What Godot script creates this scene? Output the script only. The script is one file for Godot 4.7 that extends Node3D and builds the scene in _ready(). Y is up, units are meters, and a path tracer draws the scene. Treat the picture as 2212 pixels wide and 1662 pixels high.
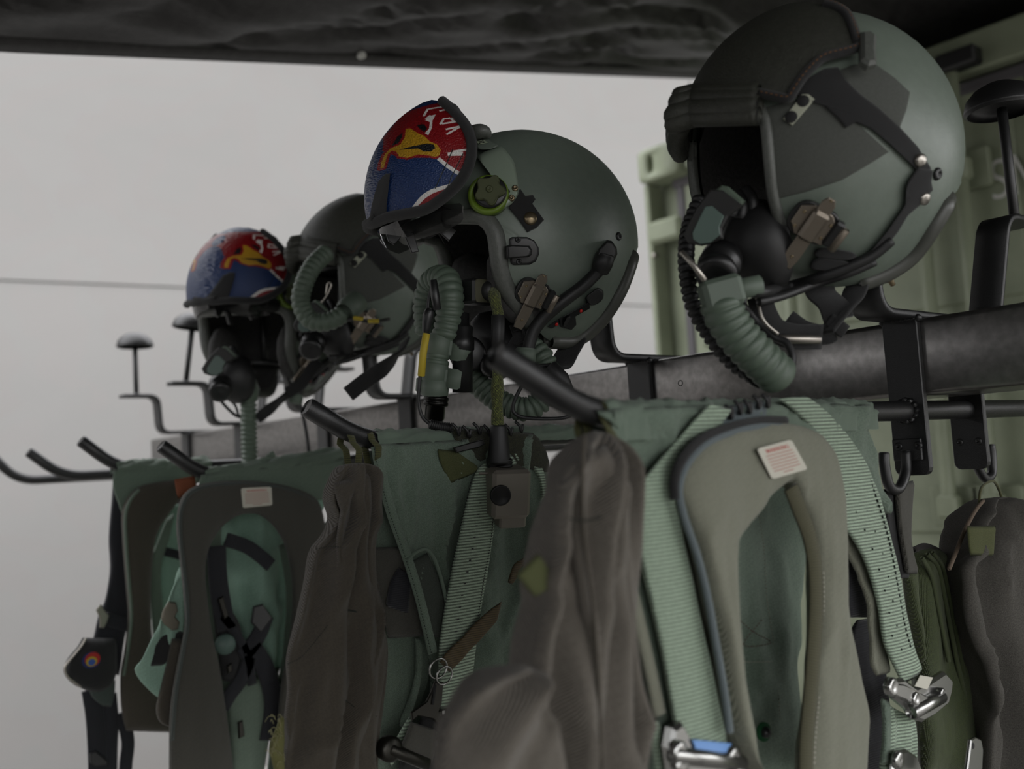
extends Node3D
# A flight-crew gear rack under an awning beside a green freight container.
# World axes: X runs along the rack beam, Y is up, Z points out from the beam along the prongs. Metres.

const FOCAL := 2133.0
var eye := Vector3(0.0, 1.6, 1.0273)
var lens := Basis(Vector3(0.64702, -0.06057, -0.76006), Vector3(0.10063, 0.99490, 0.00638), Vector3(0.75580, -0.08062, 0.64982))
var names := {}
var M := {}
var fn := FastNoiseLite.new()

# ---------- pixels to points ----------
func ray(px: float, py: float) -> Vector3:
	return lens * Vector3((px - 1106.0) / FOCAL, -(py - 831.0) / FOCAL, -1.0)
func on_x(px: float, py: float, x: float) -> Vector3:
	var r := ray(px, py)
	return eye + r * ((x - eye.x) / r.x)
func on_z(px: float, py: float, z: float) -> Vector3:
	var r := ray(px, py)
	return eye + r * ((z - eye.z) / r.z)
func at_d(px: float, py: float, d: float) -> Vector3:
	return eye + ray(px, py) * d

# ---------- naming ----------
func numbered(called: String) -> String:
	var n: int = names.get(called, 0)
	names[called] = n + 1
	return called if n == 0 else "%s_%03d" % [called, n]
func tag(o: Node, label: String, category: String, group := "", kind := "") -> Node:
	if label: o.set_meta("label", label)
	if category: o.set_meta("category", category)
	if group: o.set_meta("group", group)
	if kind: o.set_meta("kind", kind)
	return o
func thing(called: String, label: String, category: String, at := Vector3.ZERO, group := "") -> Node3D:
	var o := Node3D.new()
	o.name = numbered(called)
	add_child(o)
	o.position = at
	tag(o, label, category, group)
	return o
func part(called: String, st: SurfaceTool, mat: Material, parent: Node3D, label := "") -> MeshInstance3D:
	var o := MeshInstance3D.new()
	st.generate_normals()
	o.mesh = st.commit()
	o.material_override = mat
	o.name = called if parent != self else numbered(called)
	# shapes are written in world coordinates; a part is shifted back by its parents' places
	var off := Vector3.ZERO
	var p: Node = parent
	while p != self:
		off += (p as Node3D).position
		p = p.get_parent()
	o.position = -off
	parent.add_child(o, true)
	if label: o.set_meta("label", label)
	return o
func same(called: String, src: MeshInstance3D, parent: Node3D, shift: Vector3) -> MeshInstance3D:
	var o := MeshInstance3D.new()
	o.mesh = src.mesh
	o.material_override = src.material_override
	o.name = called
	o.position = src.position + shift
	parent.add_child(o, true)
	return o

# ---------- mesh building ----------
func mb() -> SurfaceTool:
	var st := SurfaceTool.new()
	st.begin(Mesh.PRIMITIVE_TRIANGLES)
	st.set_smooth_group(0)
	return st
func tri(st: SurfaceTool, a: Vector3, b: Vector3, c: Vector3, ua := Vector2.ZERO, ub := Vector2.ZERO, uc := Vector2.ZERO) -> void:
	st.set_uv(ua); st.add_vertex(a)
	st.set_uv(ub); st.add_vertex(b)
	st.set_uv(uc); st.add_vertex(c)
func flat(st: SurfaceTool, on := true) -> void:
	st.set_smooth_group(0xFFFFFFFF if on else 0)
func grid(st: SurfaceTool, rows: Array, close_u := false, uvs: Array = [], flip := false) -> void:
	for j in rows.size() - 1:
		var a: PackedVector3Array = rows[j]
		var b: PackedVector3Array = rows[j + 1]
		var n := a.size()
		for i in (n if close_u else n - 1):
			var k := (i + 1) % n
			var u0 := Vector2(i, j)
			var u1 := Vector2(i + 1, j)
			var u2 := Vector2(i + 1, j + 1)
			var u3 := Vector2(i, j + 1)
			if uvs.size():
				u0 = uvs[j][i]; u1 = uvs[j][k]; u2 = uvs[j + 1][k]; u3 = uvs[j + 1][i]
			if flip:
				if a[i] != a[k]: tri(st, a[i], b[k], a[k], u0, u2, u1)
				if b[i] != b[k]: tri(st, a[i], b[i], b[k], u0, u3, u2)
			else:
				if a[i] != a[k]: tri(st, a[i], a[k], b[k], u0, u1, u2)
				if b[i] != b[k]: tri(st, a[i], b[k], b[i], u0, u2, u3)
func fan(st: SurfaceTool, ring: PackedVector3Array, flip := false) -> void:
	var c := Vector3.ZERO
	for p in ring: c += p
	c /= ring.size()
	for i in ring.size():
		var k := (i + 1) % ring.size()
		if flip: tri(st, c, ring[k], ring[i])
		else: tri(st, c, ring[i], ring[k])
# smooth curve through points
func curve(pts: Array, step: int, closed := false) -> Array:
	var out := []
	var n := pts.size()
	if n < 3 and not closed:
		for j in step: out.append(lerp(pts[0], pts[n - 1], float(j) / step))
		out.append(pts[n - 1])
		return out
	for i in (n if closed else n - 1):
		var p0 = pts[(i - 1 + n) % n] if closed or i > 0 else pts[0] * 2 - pts[1]
		var p1 = pts[i]
		var p2 = pts[(i + 1) % n]
		var p3 = pts[(i + 2) % n] if closed or i + 2 < n else pts[n - 1] * 2 - pts[n - 2]
		for j in step: out.append(p1.cubic_interpolate(p2, p0, p3, float(j) / step))
	if not closed: out.append(pts[n - 1])
	return out
# n evenly spaced points on a polyline
func even(pts: Array, n: int) -> Array:
	var acc := [0.0]
	for i in range(1, pts.size()): acc.append(acc[i - 1] + pts[i].distance_to(pts[i - 1]))
	var total: float = acc[-1]
	var out := []
	var k := 0
	for j in n:
		var s := total * j / (n - 1)
		while k < pts.size() - 2 and acc[k + 1] < s: k += 1
		var d: float = acc[k + 1] - acc[k]
		out.append(pts[k].lerp(pts[k + 1], clampf((s - acc[k]) / d if d > 0 else 0.0, 0, 1)))
	return out
func frames(path: Array, up := Vector3.UP) -> Array:
	var out := []
	var n := path.size()
	var prev := Vector3.ZERO
	for i in n:
		var t: Vector3 = (path[min(i + 1, n - 1)] - path[max(i - 1, 0)]).normalized()
		var a: Vector3
		if i == 0:
			a = up - t * up.dot(t)
			if a.length() < 0.05:
				a = Vector3.RIGHT - t * t.x
		else:
			a = prev - t * prev.dot(t)
		a = a.normalized()
		prev = a
		out.append([t, a, t.cross(a)])
	return out
# round tube; rad is one radius or one for each point
func tube(st: SurfaceTool, path: Array, rad, seg := 10, caps := true) -> void:
	var fr := frames(path)
	var rows := []
	var many: bool = typeof(rad) == TYPE_ARRAY
	for i in path.size():
		var r: float = rad[i] if many else rad
		var row := PackedVector3Array()
		for k in seg:
			var w := TAU * k / seg
			row.append(path[i] + (fr[i][1] * cos(w) + fr[i][2] * sin(w)) * r)
		rows.append(row)
	grid(st, rows, true, [], true)
	if caps:
		for e in [0, path.size() - 1]:
			var r: float = rad[e] if many else rad
			var ring := PackedVector3Array()
			var t: Vector3 = fr[e][0] * (-1.0 if e == 0 else 1.0)
			for k in seg:
				var w := TAU * k / seg
				ring.append(path[e] + (fr[e][1] * cos(w) + fr[e][2] * sin(w)) * r * 0.8 + t * r * 0.18)
			grid(st, [rows[e], ring], true, [], e != 0)
			fan(st, ring, e == 0)
# corrugated hose along control points
func hose(st: SurfaceTool, ctrl: Array, r: float, pitch: float, depth := 0.16, seg := 18) -> void:
	var c := curve(ctrl, 14)
	var total := 0.0
	for i in range(1, c.size()): total += c[i].distance_to(c[i - 1])
	var n := int(total / pitch) * 6
	var p := even(c, n + 1)
	var rad := []
	for i in n + 1:
		var s := absf(sin(PI * i / 6.0))
		rad.append(r * (1.0 - depth + depth * pow(s, 0.6)))
	tube(st, p, rad, seg)
# flat strap: path points, "across" is its width direction at each point
func strap(st: SurfaceTool, path: Array, across: Array, w, t: float) -> void:
	var n := path.size()
	var rows := []
	var uvs := []
	var s := 0.0
	for i in n:
		var tg: Vector3 = (path[min(i + 1, n - 1)] - path[max(i - 1, 0)]).normalized()
		var a: Vector3 = across[i] if across.size() > 1 else across[0]
		a = (a - tg * a.dot(tg)).normalized()
		var nn := tg.cross(a)
		var hw: float = (w[i] if typeof(w) == TYPE_ARRAY else w) / 2.0
		if i > 0: s += path[i].distance_to(path[i - 1])
		var row := PackedVector3Array()
		var uv := []
		for q in [[-1, .25], [-.94, .5], [0, .5], [.94, .5], [1, .25], [1, -.25], [.94, -.5], [0, -.5], [-.94, -.5], [-1, -.25]]:
			row.append(path[i] + a * hw * q[0] + nn * t * q[1])
			uv.append(Vector2(hw * (q[0] + 1.0), s))
		rows.append(row); uvs.append(uv)
	grid(st, rows, true, uvs)
	fan(st, rows[0], true); fan(st, rows[n - 1])
# lathe around an axis: profile is [radius, height]
func lathe(st: SurfaceTool, at: Vector3, axis: Vector3, prof: Array, seg := 20, hard := false) -> void:
	axis = axis.normalized()
	var a := axis.cross(Vector3.UP if absf(axis.y) < 0.9 else Vector3.RIGHT).normalized()
	var b := axis.cross(a)
	if hard: flat(st)
	var rows := []
	for q in prof:
		var row := PackedVector3Array()
		for k in seg:
			var w := TAU * k / seg
			row.append(at + axis * q[1] + (a * cos(w) + b * sin(w)) * maxf(q[0], 0.00002))
		rows.append(row)
	grid(st, rows, true, [], true)
	if hard: flat(st, false)
# box with bevelled edges; b is its basis
func rbox(st: SurfaceTool, at: Vector3, size: Vector3, bev := 0.002, b := Basis.IDENTITY) -> void:
	bev = minf(bev, minf(size.x, minf(size.y, size.z)) * 0.45)
	var h := size / 2.0
	flat(st)
	var pt := func(sx, sy, sz, ax):
		var p := Vector3(sx * h.x, sy * h.y, sz * h.z)
		for k in 3:
			if k != ax: p[k] -= [sx, sy, sz][k] * bev
		return at + b * p
	var quad := func(p0, p1, p2, p3, n):
		if (p1 - p0).cross(p2 - p0).dot(b * n) > 0:
			tri(st, p0, p2, p1); tri(st, p0, p3, p2)
		else:
			tri(st, p0, p1, p2); tri(st, p0, p2, p3)
	for ax in 3:
		var u := (ax + 1) % 3
		var v := (ax + 2) % 3
		for sg in [-1, 1]:
			var c := []
			for q in [[-1, -1], [1, -1], [1, 1], [-1, 1]]:
				var s := [0, 0, 0]
				s[ax] = sg; s[u] = q[0]; s[v] = q[1]
				c.append(pt.call(s[0], s[1], s[2], ax))
			var n := Vector3.ZERO
			n[ax] = sg
			quad.call(c[0], c[1], c[2], c[3], n)
		for su in [-1, 1]:
			for sv in [-1, 1]:
				var e := []
				for sa in [-1, 1]:
					var s := [0, 0, 0]
					s[ax] = sa; s[u] = su; s[v] = sv
					e.append([pt.call(s[0], s[1], s[2], u), pt.call(s[0], s[1], s[2], v)])
				var n := Vector3.ZERO
				n[u] = su; n[v] = sv
				quad.call(e[0][0], e[0][1], e[1][1], e[1][0], n)
	for sx in [-1, 1]:
		for sy in [-1, 1]:
			for sz in [-1, 1]:
				var p0: Vector3 = pt.call(sx, sy, sz, 0)
				var p1: Vector3 = pt.call(sx, sy, sz, 1)
				var p2: Vector3 = pt.call(sx, sy, sz, 2)
				if (p1 - p0).cross(p2 - p0).dot(b * Vector3(sx, sy, sz)) > 0: tri(st, p0, p2, p1)
				else: tri(st, p0, p1, p2)
	flat(st, false)
# polygon plate: outline in metres in the plane of b.x and b.y, raised along b.z by depth, edges bevelled
func plate(st: SurfaceTool, at: Vector3, b: Basis, poly: PackedVector2Array, depth: float, bev := 0.0008) -> void:
	if Geometry2D.is_polygon_clockwise(poly): poly.reverse()
	var inner := PackedVector2Array()
	var n := poly.size()
	for i in n:
		var e0 := (poly[i] - poly[(i - 1 + n) % n]).normalized()
		var e1 := (poly[(i + 1) % n] - poly[i]).normalized()
		var m := (Vector2(-e0.y, e0.x) + Vector2(-e1.y, e1.x))
		m = m.normalized() / maxf(0.4, m.length() / 2.0)
		inner.append(poly[i] + m * bev)
	var put := func(p: Vector2, z: float) -> Vector3: return at + b.x * p.x + b.y * p.y + b.z * z
	flat(st)
	var idx := Geometry2D.triangulate_polygon(inner)
	for k in range(0, idx.size(), 3):
		tri(st, put.call(inner[idx[k]], depth), put.call(inner[idx[k + 2]], depth), put.call(inner[idx[k + 1]], depth), inner[idx[k]], inner[idx[k + 2]], inner[idx[k + 1]])
		tri(st, put.call(inner[idx[k]], 0), put.call(inner[idx[k + 1]], 0), put.call(inner[idx[k + 2]], 0), inner[idx[k]], inner[idx[k + 1]], inner[idx[k + 2]])
	for i in n:
		var k := (i + 1) % n
		var rows := [[inner[i], inner[k], depth], [poly[i], poly[k], depth - bev], [poly[i], poly[k], minf(bev, depth * .4)], [inner[i], inner[k], 0.0]]
		for j in 3:
			var p0: Vector3 = put.call(rows[j][0], rows[j][2])
			var p1: Vector3 = put.call(rows[j][1], rows[j][2])
			var p2: Vector3 = put.call(rows[j + 1][1], rows[j + 1][2])
			var p3: Vector3 = put.call(rows[j + 1][0], rows[j + 1][2])
			tri(st, p0, p1, p2); tri(st, p0, p2, p3)
	flat(st, false)
func rounded(w: float, h: float, r: float, n := 4) -> PackedVector2Array:
	var o := PackedVector2Array()
	for q in [[1, 1, 0], [-1, 1, 1], [-1, -1, 2], [1, -1, 3]]:
		for k in n + 1:
			var a: float = PI / 2 * (q[2] + float(k) / n)
			o.append(Vector2(q[0] * (w / 2 - r) + cos(a) * r, q[1] * (h / 2 - r) + sin(a) * r))
	return o
func face_basis(normal: Vector3, up: Vector3) -> Basis:
	var z := normal.normalized()
	var y := (up - z * up.dot(z)).normalized()
	return Basis(y.cross(z), y, z)
# screw head: a low dome with a slot ring
func screw(st: SurfaceTool, at: Vector3, n: Vector3, r: float) -> void:
	lathe(st, at, n, [[r * 1.0, -r * .3], [r, r * .15], [r * .8, r * .42], [r * .38, r * .5], [r * .3, r * .25], [0, r * .2]], 14)
# cloth piece between a left and a right edge (photo pixels, top to bottom) hanging in the plane x = at.
# o: t thickness, folds [[count, amp, skew, phase], ...], noise amp, puff exponent, lean (x shift top to bottom), xs (x offsets down the piece), round (top/bottom rounding)
func cloth(st: SurfaceTool, left: Array, right: Array, x: float, o := {}) -> void:
	var nu: int = o.get("nu", 22)
	var nv: int = o.get("nv", 40)
	var t: float = o.get("t", 0.006)
	var p: float = o.get("puff", 4.0)
	var amp: float = o.get("noise", 0.004)
	if amp >= 0.008: amp *= 0.7
	var sc: float = o.get("scale", 3.0) * 3.6
	var st_v: float = o.get("stretch", 0.35)
	var seed_off: float = o.get("seed", 1.0) * 37.7
	var xs: Array = o.get("xs", [0.0, 0.0])
	var bow: float = o.get("bow", 0.0)
	var cr: float = o.get("crease", 0.0)
	var L := even(curve(left, 10), nv + 1)
	var R := even(curve(right, 10), nv + 1)
	var front := []
	var back := []
	var uvs := []
	for j in nv + 1:
		var v := float(j) / nv
		var xi := v * (xs.size() - 1)
		var k := mini(int(xi), xs.size() - 2)
		var xo: float = lerpf(xs[k], xs[k + 1], smoothstep(0, 1, xi - k))
		var a := on_x(L[j].x, L[j].y, x + xo)
		var b := on_x(R[j].x, R[j].y, x + xo)
		var fr := PackedVector3Array()
		var bk := PackedVector3Array()
		var uv := []
		var ev: float = pow(maxf(0.0, 1.0 - pow(absf(2 * v - 1), o.get("pv", 24.0))), 0.5)
		for i in nu + 1:
			var u := 0.5 - 0.5 * cos(PI * i / nu) if o.get("edge", true) else float(i) / nu
			var q := a.lerp(b, u)
			var th: float = t * pow(maxf(0.0, 1.0 - pow(absf(2 * u - 1), p)), 1.0 / p) * ev
			var f := 0.0
			for g in o.get("folds", []):
				f += g[1] * sin(TAU * (g[0] * u + g[2] * v + g[3])) * smoothstep(0.0, 0.15, v + 0.02)
			f += amp * fn.get_noise_3d(q.z * sc * 10 + seed_off, q.y * sc * 10 * st_v, seed_off)
			f += 0.35 * amp * fn.get_noise_3d(q.z * sc * 34 + seed_off, q.y * sc * 30 * st_v + q.z * 90, 7 + seed_off)
			if cr > 0:
				var rd: float = 1.0 - absf(fn.get_noise_3d(q.z * sc * 8 + q.y * 30 + seed_off, q.y * sc * 2.6 - q.z * 20, 3 + seed_off)) * 2.2
				f += cr * pow(clampf(rd, 0.0, 1.0), 3.0)
			f += bow * (1 - pow(2 * u - 1, 2))
			fr.append(q + Vector3(f + th, 0, 0))
			bk.append(q + Vector3(f - th, 0, 0))
			uv.append(Vector2(q.z, q.y))
		front.append(fr); back.append(bk); uvs.append(uv)
	grid(st, front, false, uvs, true)
	grid(st, back, false, uvs)
	for e in [0, nv]:
		grid(st, [front[e], back[e]], false, [uvs[e], uvs[e]], e != 0)
	if p > 90:
		for e in [0, nu]:
			var ra := PackedVector3Array()
			var rb := PackedVector3Array()
			for j in nv + 1:
				ra.append(front[j][e]); rb.append(back[j][e])
			grid(st, [ra, rb], false, [], e == 0)
func px(flat_list: Array) -> Array:
	var out := []
	for i in range(0, flat_list.size(), 2): out.append(Vector2(flat_list[i], flat_list[i + 1]))
	return out
func px3(flat_list: Array, x: float) -> Array:
	var out := []
	for i in range(0, flat_list.size(), 2): out.append(on_x(flat_list[i], flat_list[i + 1], x))
	return out
func text_mesh(words: String, mat: Material, parent: Node3D, at: Vector3, b: Basis, height: float, width: float) -> void:
	var tm := TextMesh.new()
	var sf := SystemFont.new()
	sf.font_names = PackedStringArray(["Droid Sans"])
	tm.font = sf
	tm.text = words
	tm.font_size = 64
	tm.pixel_size = 0.01
	tm.depth = 0.02
	var box := tm.get_aabb()
	var o := MeshInstance3D.new()
	o.mesh = tm
	o.material_override = mat
	o.name = "lettering"
	var s := Vector3(width / box.size.x, height / box.size.y, 0.02)
	var off := Vector3.ZERO
	var p: Node = parent
	while p != self:
		off += (p as Node3D).position
		p = p.get_parent()
	o.transform = Transform3D(Basis(b.x * s.x, b.y * s.y, b.z * s.z), at - off - b.x * s.x * (box.position.x + box.size.x / 2) - b.y * s.y * (box.position.y + box.size.y / 2))
	parent.add_child(o, true)

# ---------- materials ----------
func mat(c: Color, rough := 0.8, metal := 0.0) -> StandardMaterial3D:
	var m := StandardMaterial3D.new()
	m.albedo_color = c
	m.roughness = rough
	m.metallic = metal
	return m
func noise_tex(freq: float, lo: Color, hi: Color, size := 512, oct := 4, s := 1, ty := FastNoiseLite.TYPE_SIMPLEX_SMOOTH) -> NoiseTexture2D:
	var t := NoiseTexture2D.new()
	var n := FastNoiseLite.new()
	n.noise_type = ty
	n.frequency = freq
	n.fractal_octaves = oct
	n.seed = s
	t.noise = n
	t.seamless = true
	t.width = size
	t.height = size
	var g := Gradient.new()
	g.set_color(0, lo); g.set_color(1, hi)
	t.color_ramp = g
	return t
func normal_tex(freq: float, strength: float, size := 512, oct := 4, s := 1) -> NoiseTexture2D:
	var t := NoiseTexture2D.new()
	var n := FastNoiseLite.new()
	n.noise_type = FastNoiseLite.TYPE_SIMPLEX_SMOOTH
	n.frequency = freq
	n.fractal_octaves = oct
	n.seed = s
	t.noise = n
	t.seamless = true
	t.as_normal_map = true
	t.bump_strength = strength
	t.width = size
	t.height = size
	return t
# surface with mottled colour and fine relief, mapped in world metres
func surf(c: Color, vary := 0.12, freq := 0.02, rough := 0.8, bump := 3.0, scale := 2.0, metal := 0.0, s := 1) -> StandardMaterial3D:
	var m := mat(Color.WHITE, rough, metal)
	m.albedo_texture = noise_tex(freq, c.darkened(vary), c.lightened(vary * 0.6), 512, 5, s)
	m.uv1_triplanar = true
	m.uv1_world_triplanar = true
	m.uv1_scale = Vector3.ONE * scale
	if bump > 0:
		m.normal_enabled = true
		m.normal_texture = normal_tex(freq * 3.0, bump, 512, 3, s + 5)
	return m
# woven cloth: fine crossing threads in relief and tone; UV in metres, thread pitch in metres
func weave(c: Color, pitch := 0.0012, vary := 0.10, rough := 0.92, kind := 0) -> StandardMaterial3D:
	var n := 128
	var img := Image.create(n, n, false, Image.FORMAT_RGB8)
	var hgt := Image.create(n, n, false, Image.FORMAT_RGB8)
	var rn := RandomNumberGenerator.new()
	rn.seed = 11
	var cells := 16
	var tone := []
	for i in cells * cells: tone.append(rn.randf_range(-1, 1))
	for y in n:
		for x in n:
			var a := float(x) * cells / n
			var b := float(y) * cells / n
			var h := 0.0
			if kind == 0:      # plain weave
				var over := (int(a) + int(b)) % 2 == 0
				h = absf(sin(PI * a)) if over else absf(sin(PI * b))
			elif kind == 1:    # twill
				h = absf(sin(PI * (a + b) * 0.5))
			else:              # webbing: ribs across the strap
				h = absf(sin(PI * b * 0.5)) * (0.85 + 0.15 * absf(sin(PI * a)))
			var tn: float = tone[int(b) * cells + int(a)] * vary * (0.15 if kind == 2 else 1.0)
			var k := 1.0 + tn + (h - 0.6) * vary * (2.0 if kind == 2 else 1.0)  # shade between ribs and threads is painted into the colour
			img.set_pixel(x, y, Color(c.r * k, c.g * k, c.b * k).clamp())
			hgt.set_pixel(x, y, Color(h, h, h))
	hgt.bump_map_to_normal_map(4.0)
	var m := mat(Color.WHITE, rough)
	m.albedo_texture = ImageTexture.create_from_image(img)
	m.normal_enabled = true
	m.normal_texture = ImageTexture.create_from_image(hgt)
	m.normal_scale = 0.8
	m.uv1_scale = Vector3.ONE / (pitch * cells)
	m.rim_enabled = true
	m.rim = 0.25
	return m

func _ready() -> void:
	# camera
	var cam := Camera3D.new()
	cam.name = "camera"
	add_child(cam)
	cam.transform = Transform3D(lens.orthonormalized(), eye)
	var at := CameraAttributesPhysical.new()
	at.frustum_focal_length = 30.80
	at.frustum_focus_distance = 1.13
	at.frustum_near = 0.02
	at.frustum_far = 200.0
	at.exposure_aperture = 3.2
	cam.attributes = at
	cam.current = true
	# overcast sky
	var env := Environment.new()
	var sky := Sky.new()
	var sm := ProceduralSkyMaterial.new()
	sm.sky_top_color = Color(0.83, 0.83, 0.84)
	sm.sky_horizon_color = Color(0.86, 0.86, 0.86)
	sm.ground_horizon_color = Color(0.45, 0.44, 0.43)
	sm.ground_bottom_color = Color(0.40, 0.39, 0.38)
	sm.sun_angle_max = 0.0
	sky.sky_material = sm
	env.background_mode = Environment.BG_SKY
	env.sky = sky
	env.tonemap_mode = Environment.TONE_MAPPER_LINEAR
	env.tonemap_exposure = 6.2
	env.sdfgi_enabled = true
	env.ssao_enabled = true
	env.ssil_enabled = true
	var we := WorldEnvironment.new()
	we.environment = env
	add_child(we)
	fn.noise_type = FastNoiseLite.TYPE_SIMPLEX_SMOOTH
	fn.frequency = 0.1
	fn.fractal_octaves = 3
	fn.seed = 4
	materials()
	# large structure
	ground_and_wall()
	container()
	awning()
	rack()
	# objects
	helmet_materials()
	eagle_helmet()
	eagle_mask_gear()
	display_cable()
	plain_helmet()
	plain_helmet_mask()
	far_helmets()
	garment_materials()
	near_vest()
	near_jacket()
	middle_vest()
	middle_coverall()
	far_vest()
	farthest_vest()
	right_hook_gear()

func materials() -> void:
	M.black = mat(Color(0.095, 0.096, 0.098), 0.42, 0.0)
	M.black.normal_enabled = true
	M.black.normal_texture = normal_tex(0.09, 1.2, 512, 3, 3)
	M.black.uv1_triplanar = true
	M.black.uv1_scale = Vector3.ONE * 14.0
	M.beam = surf(Color(0.50, 0.49, 0.48), 0.14, 0.03, 0.29, 0.0, 4.0, 0.9, 7)
	M.rubber = mat(Color(0.10, 0.10, 0.102), 0.5)
	M.hole_shade = mat(Color(0.09, 0.09, 0.09), 0.8)  # near-black colour that stands in for the shade inside holes
	M.steel = mat(Color(0.62, 0.60, 0.57), 0.32, 0.9)
	M.green = surf(Color(0.52, 0.55, 0.455), 0.09, 0.008, 0.55, 0.6, 1.3, 0.0, 9)
	M.gasket = mat(Color(0.33, 0.32, 0.33), 0.7)
	M.paint_white = mat(Color(0.78, 0.78, 0.76), 0.7)
	M.wall = surf(Color(0.478, 0.472, 0.464), 0.035, 0.006, 0.9, 0.3, 0.12, 0.0, 3)
	M.concrete = surf(Color(0.52, 0.51, 0.49), 0.12, 0.01, 0.9, 1.0, 0.5, 0.0, 2)
	M.tarp = surf(Color(0.13, 0.126, 0.124), 0.15, 0.02, 0.45, 0.9, 3.0, 0.0, 4)
	M.tarp.metallic_specular = 0.34

func ground_and_wall() -> void:
	var st := mb()
	rbox(st, Vector3(0, -0.1, -4), Vector3(60, 0.2, 60), 0.01)
	var o := part("floor", st, M.concrete, self)
	o.set_meta("kind", "structure")
	# far wall of pale sheet: one course below the seam, one standing proud above it
	var a := Vector3(-5.40, 0, -0.25)
	var dir := Vector3(0.164, 0, -0.986).normalized()
	var n := Vector3(-dir.z, 0, dir.x)
	var b := Basis(dir, Vector3.UP, dir.cross(Vector3.UP))
	st = mb()
	rbox(st, a + dir * 3.0 - n * 0.25 + Vector3.UP * 2.35, Vector3(26, 4.7, 0.2), 0.01, b)
	var root := part("wall_back", st, M.wall, self)
	root.set_meta("kind", "structure")
	for c in 2:
		st = mb()
		var h := 2.70 if c == 0 else 2.0
		var y := 1.35 if c == 0 else 2.703 + h / 2
		rbox(st, a + dir * 3.0 - n * (0.120 if c == 0 else 0.112) + Vector3.UP * y, Vector3(26, h, 0.06), 0.004, b)
		part("sheet_panel", st, M.wall, root)

	# unseen wall added across from the container to block light
	st = mb()
	rbox(st, Vector3(-0.2, 1.04, 3.32), Vector3(5.8, 2.08, 0.08), 0.01)
	var side := part("wall_light_block", st, M.tarp, self)
	side.set_meta("kind", "structure")

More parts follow.
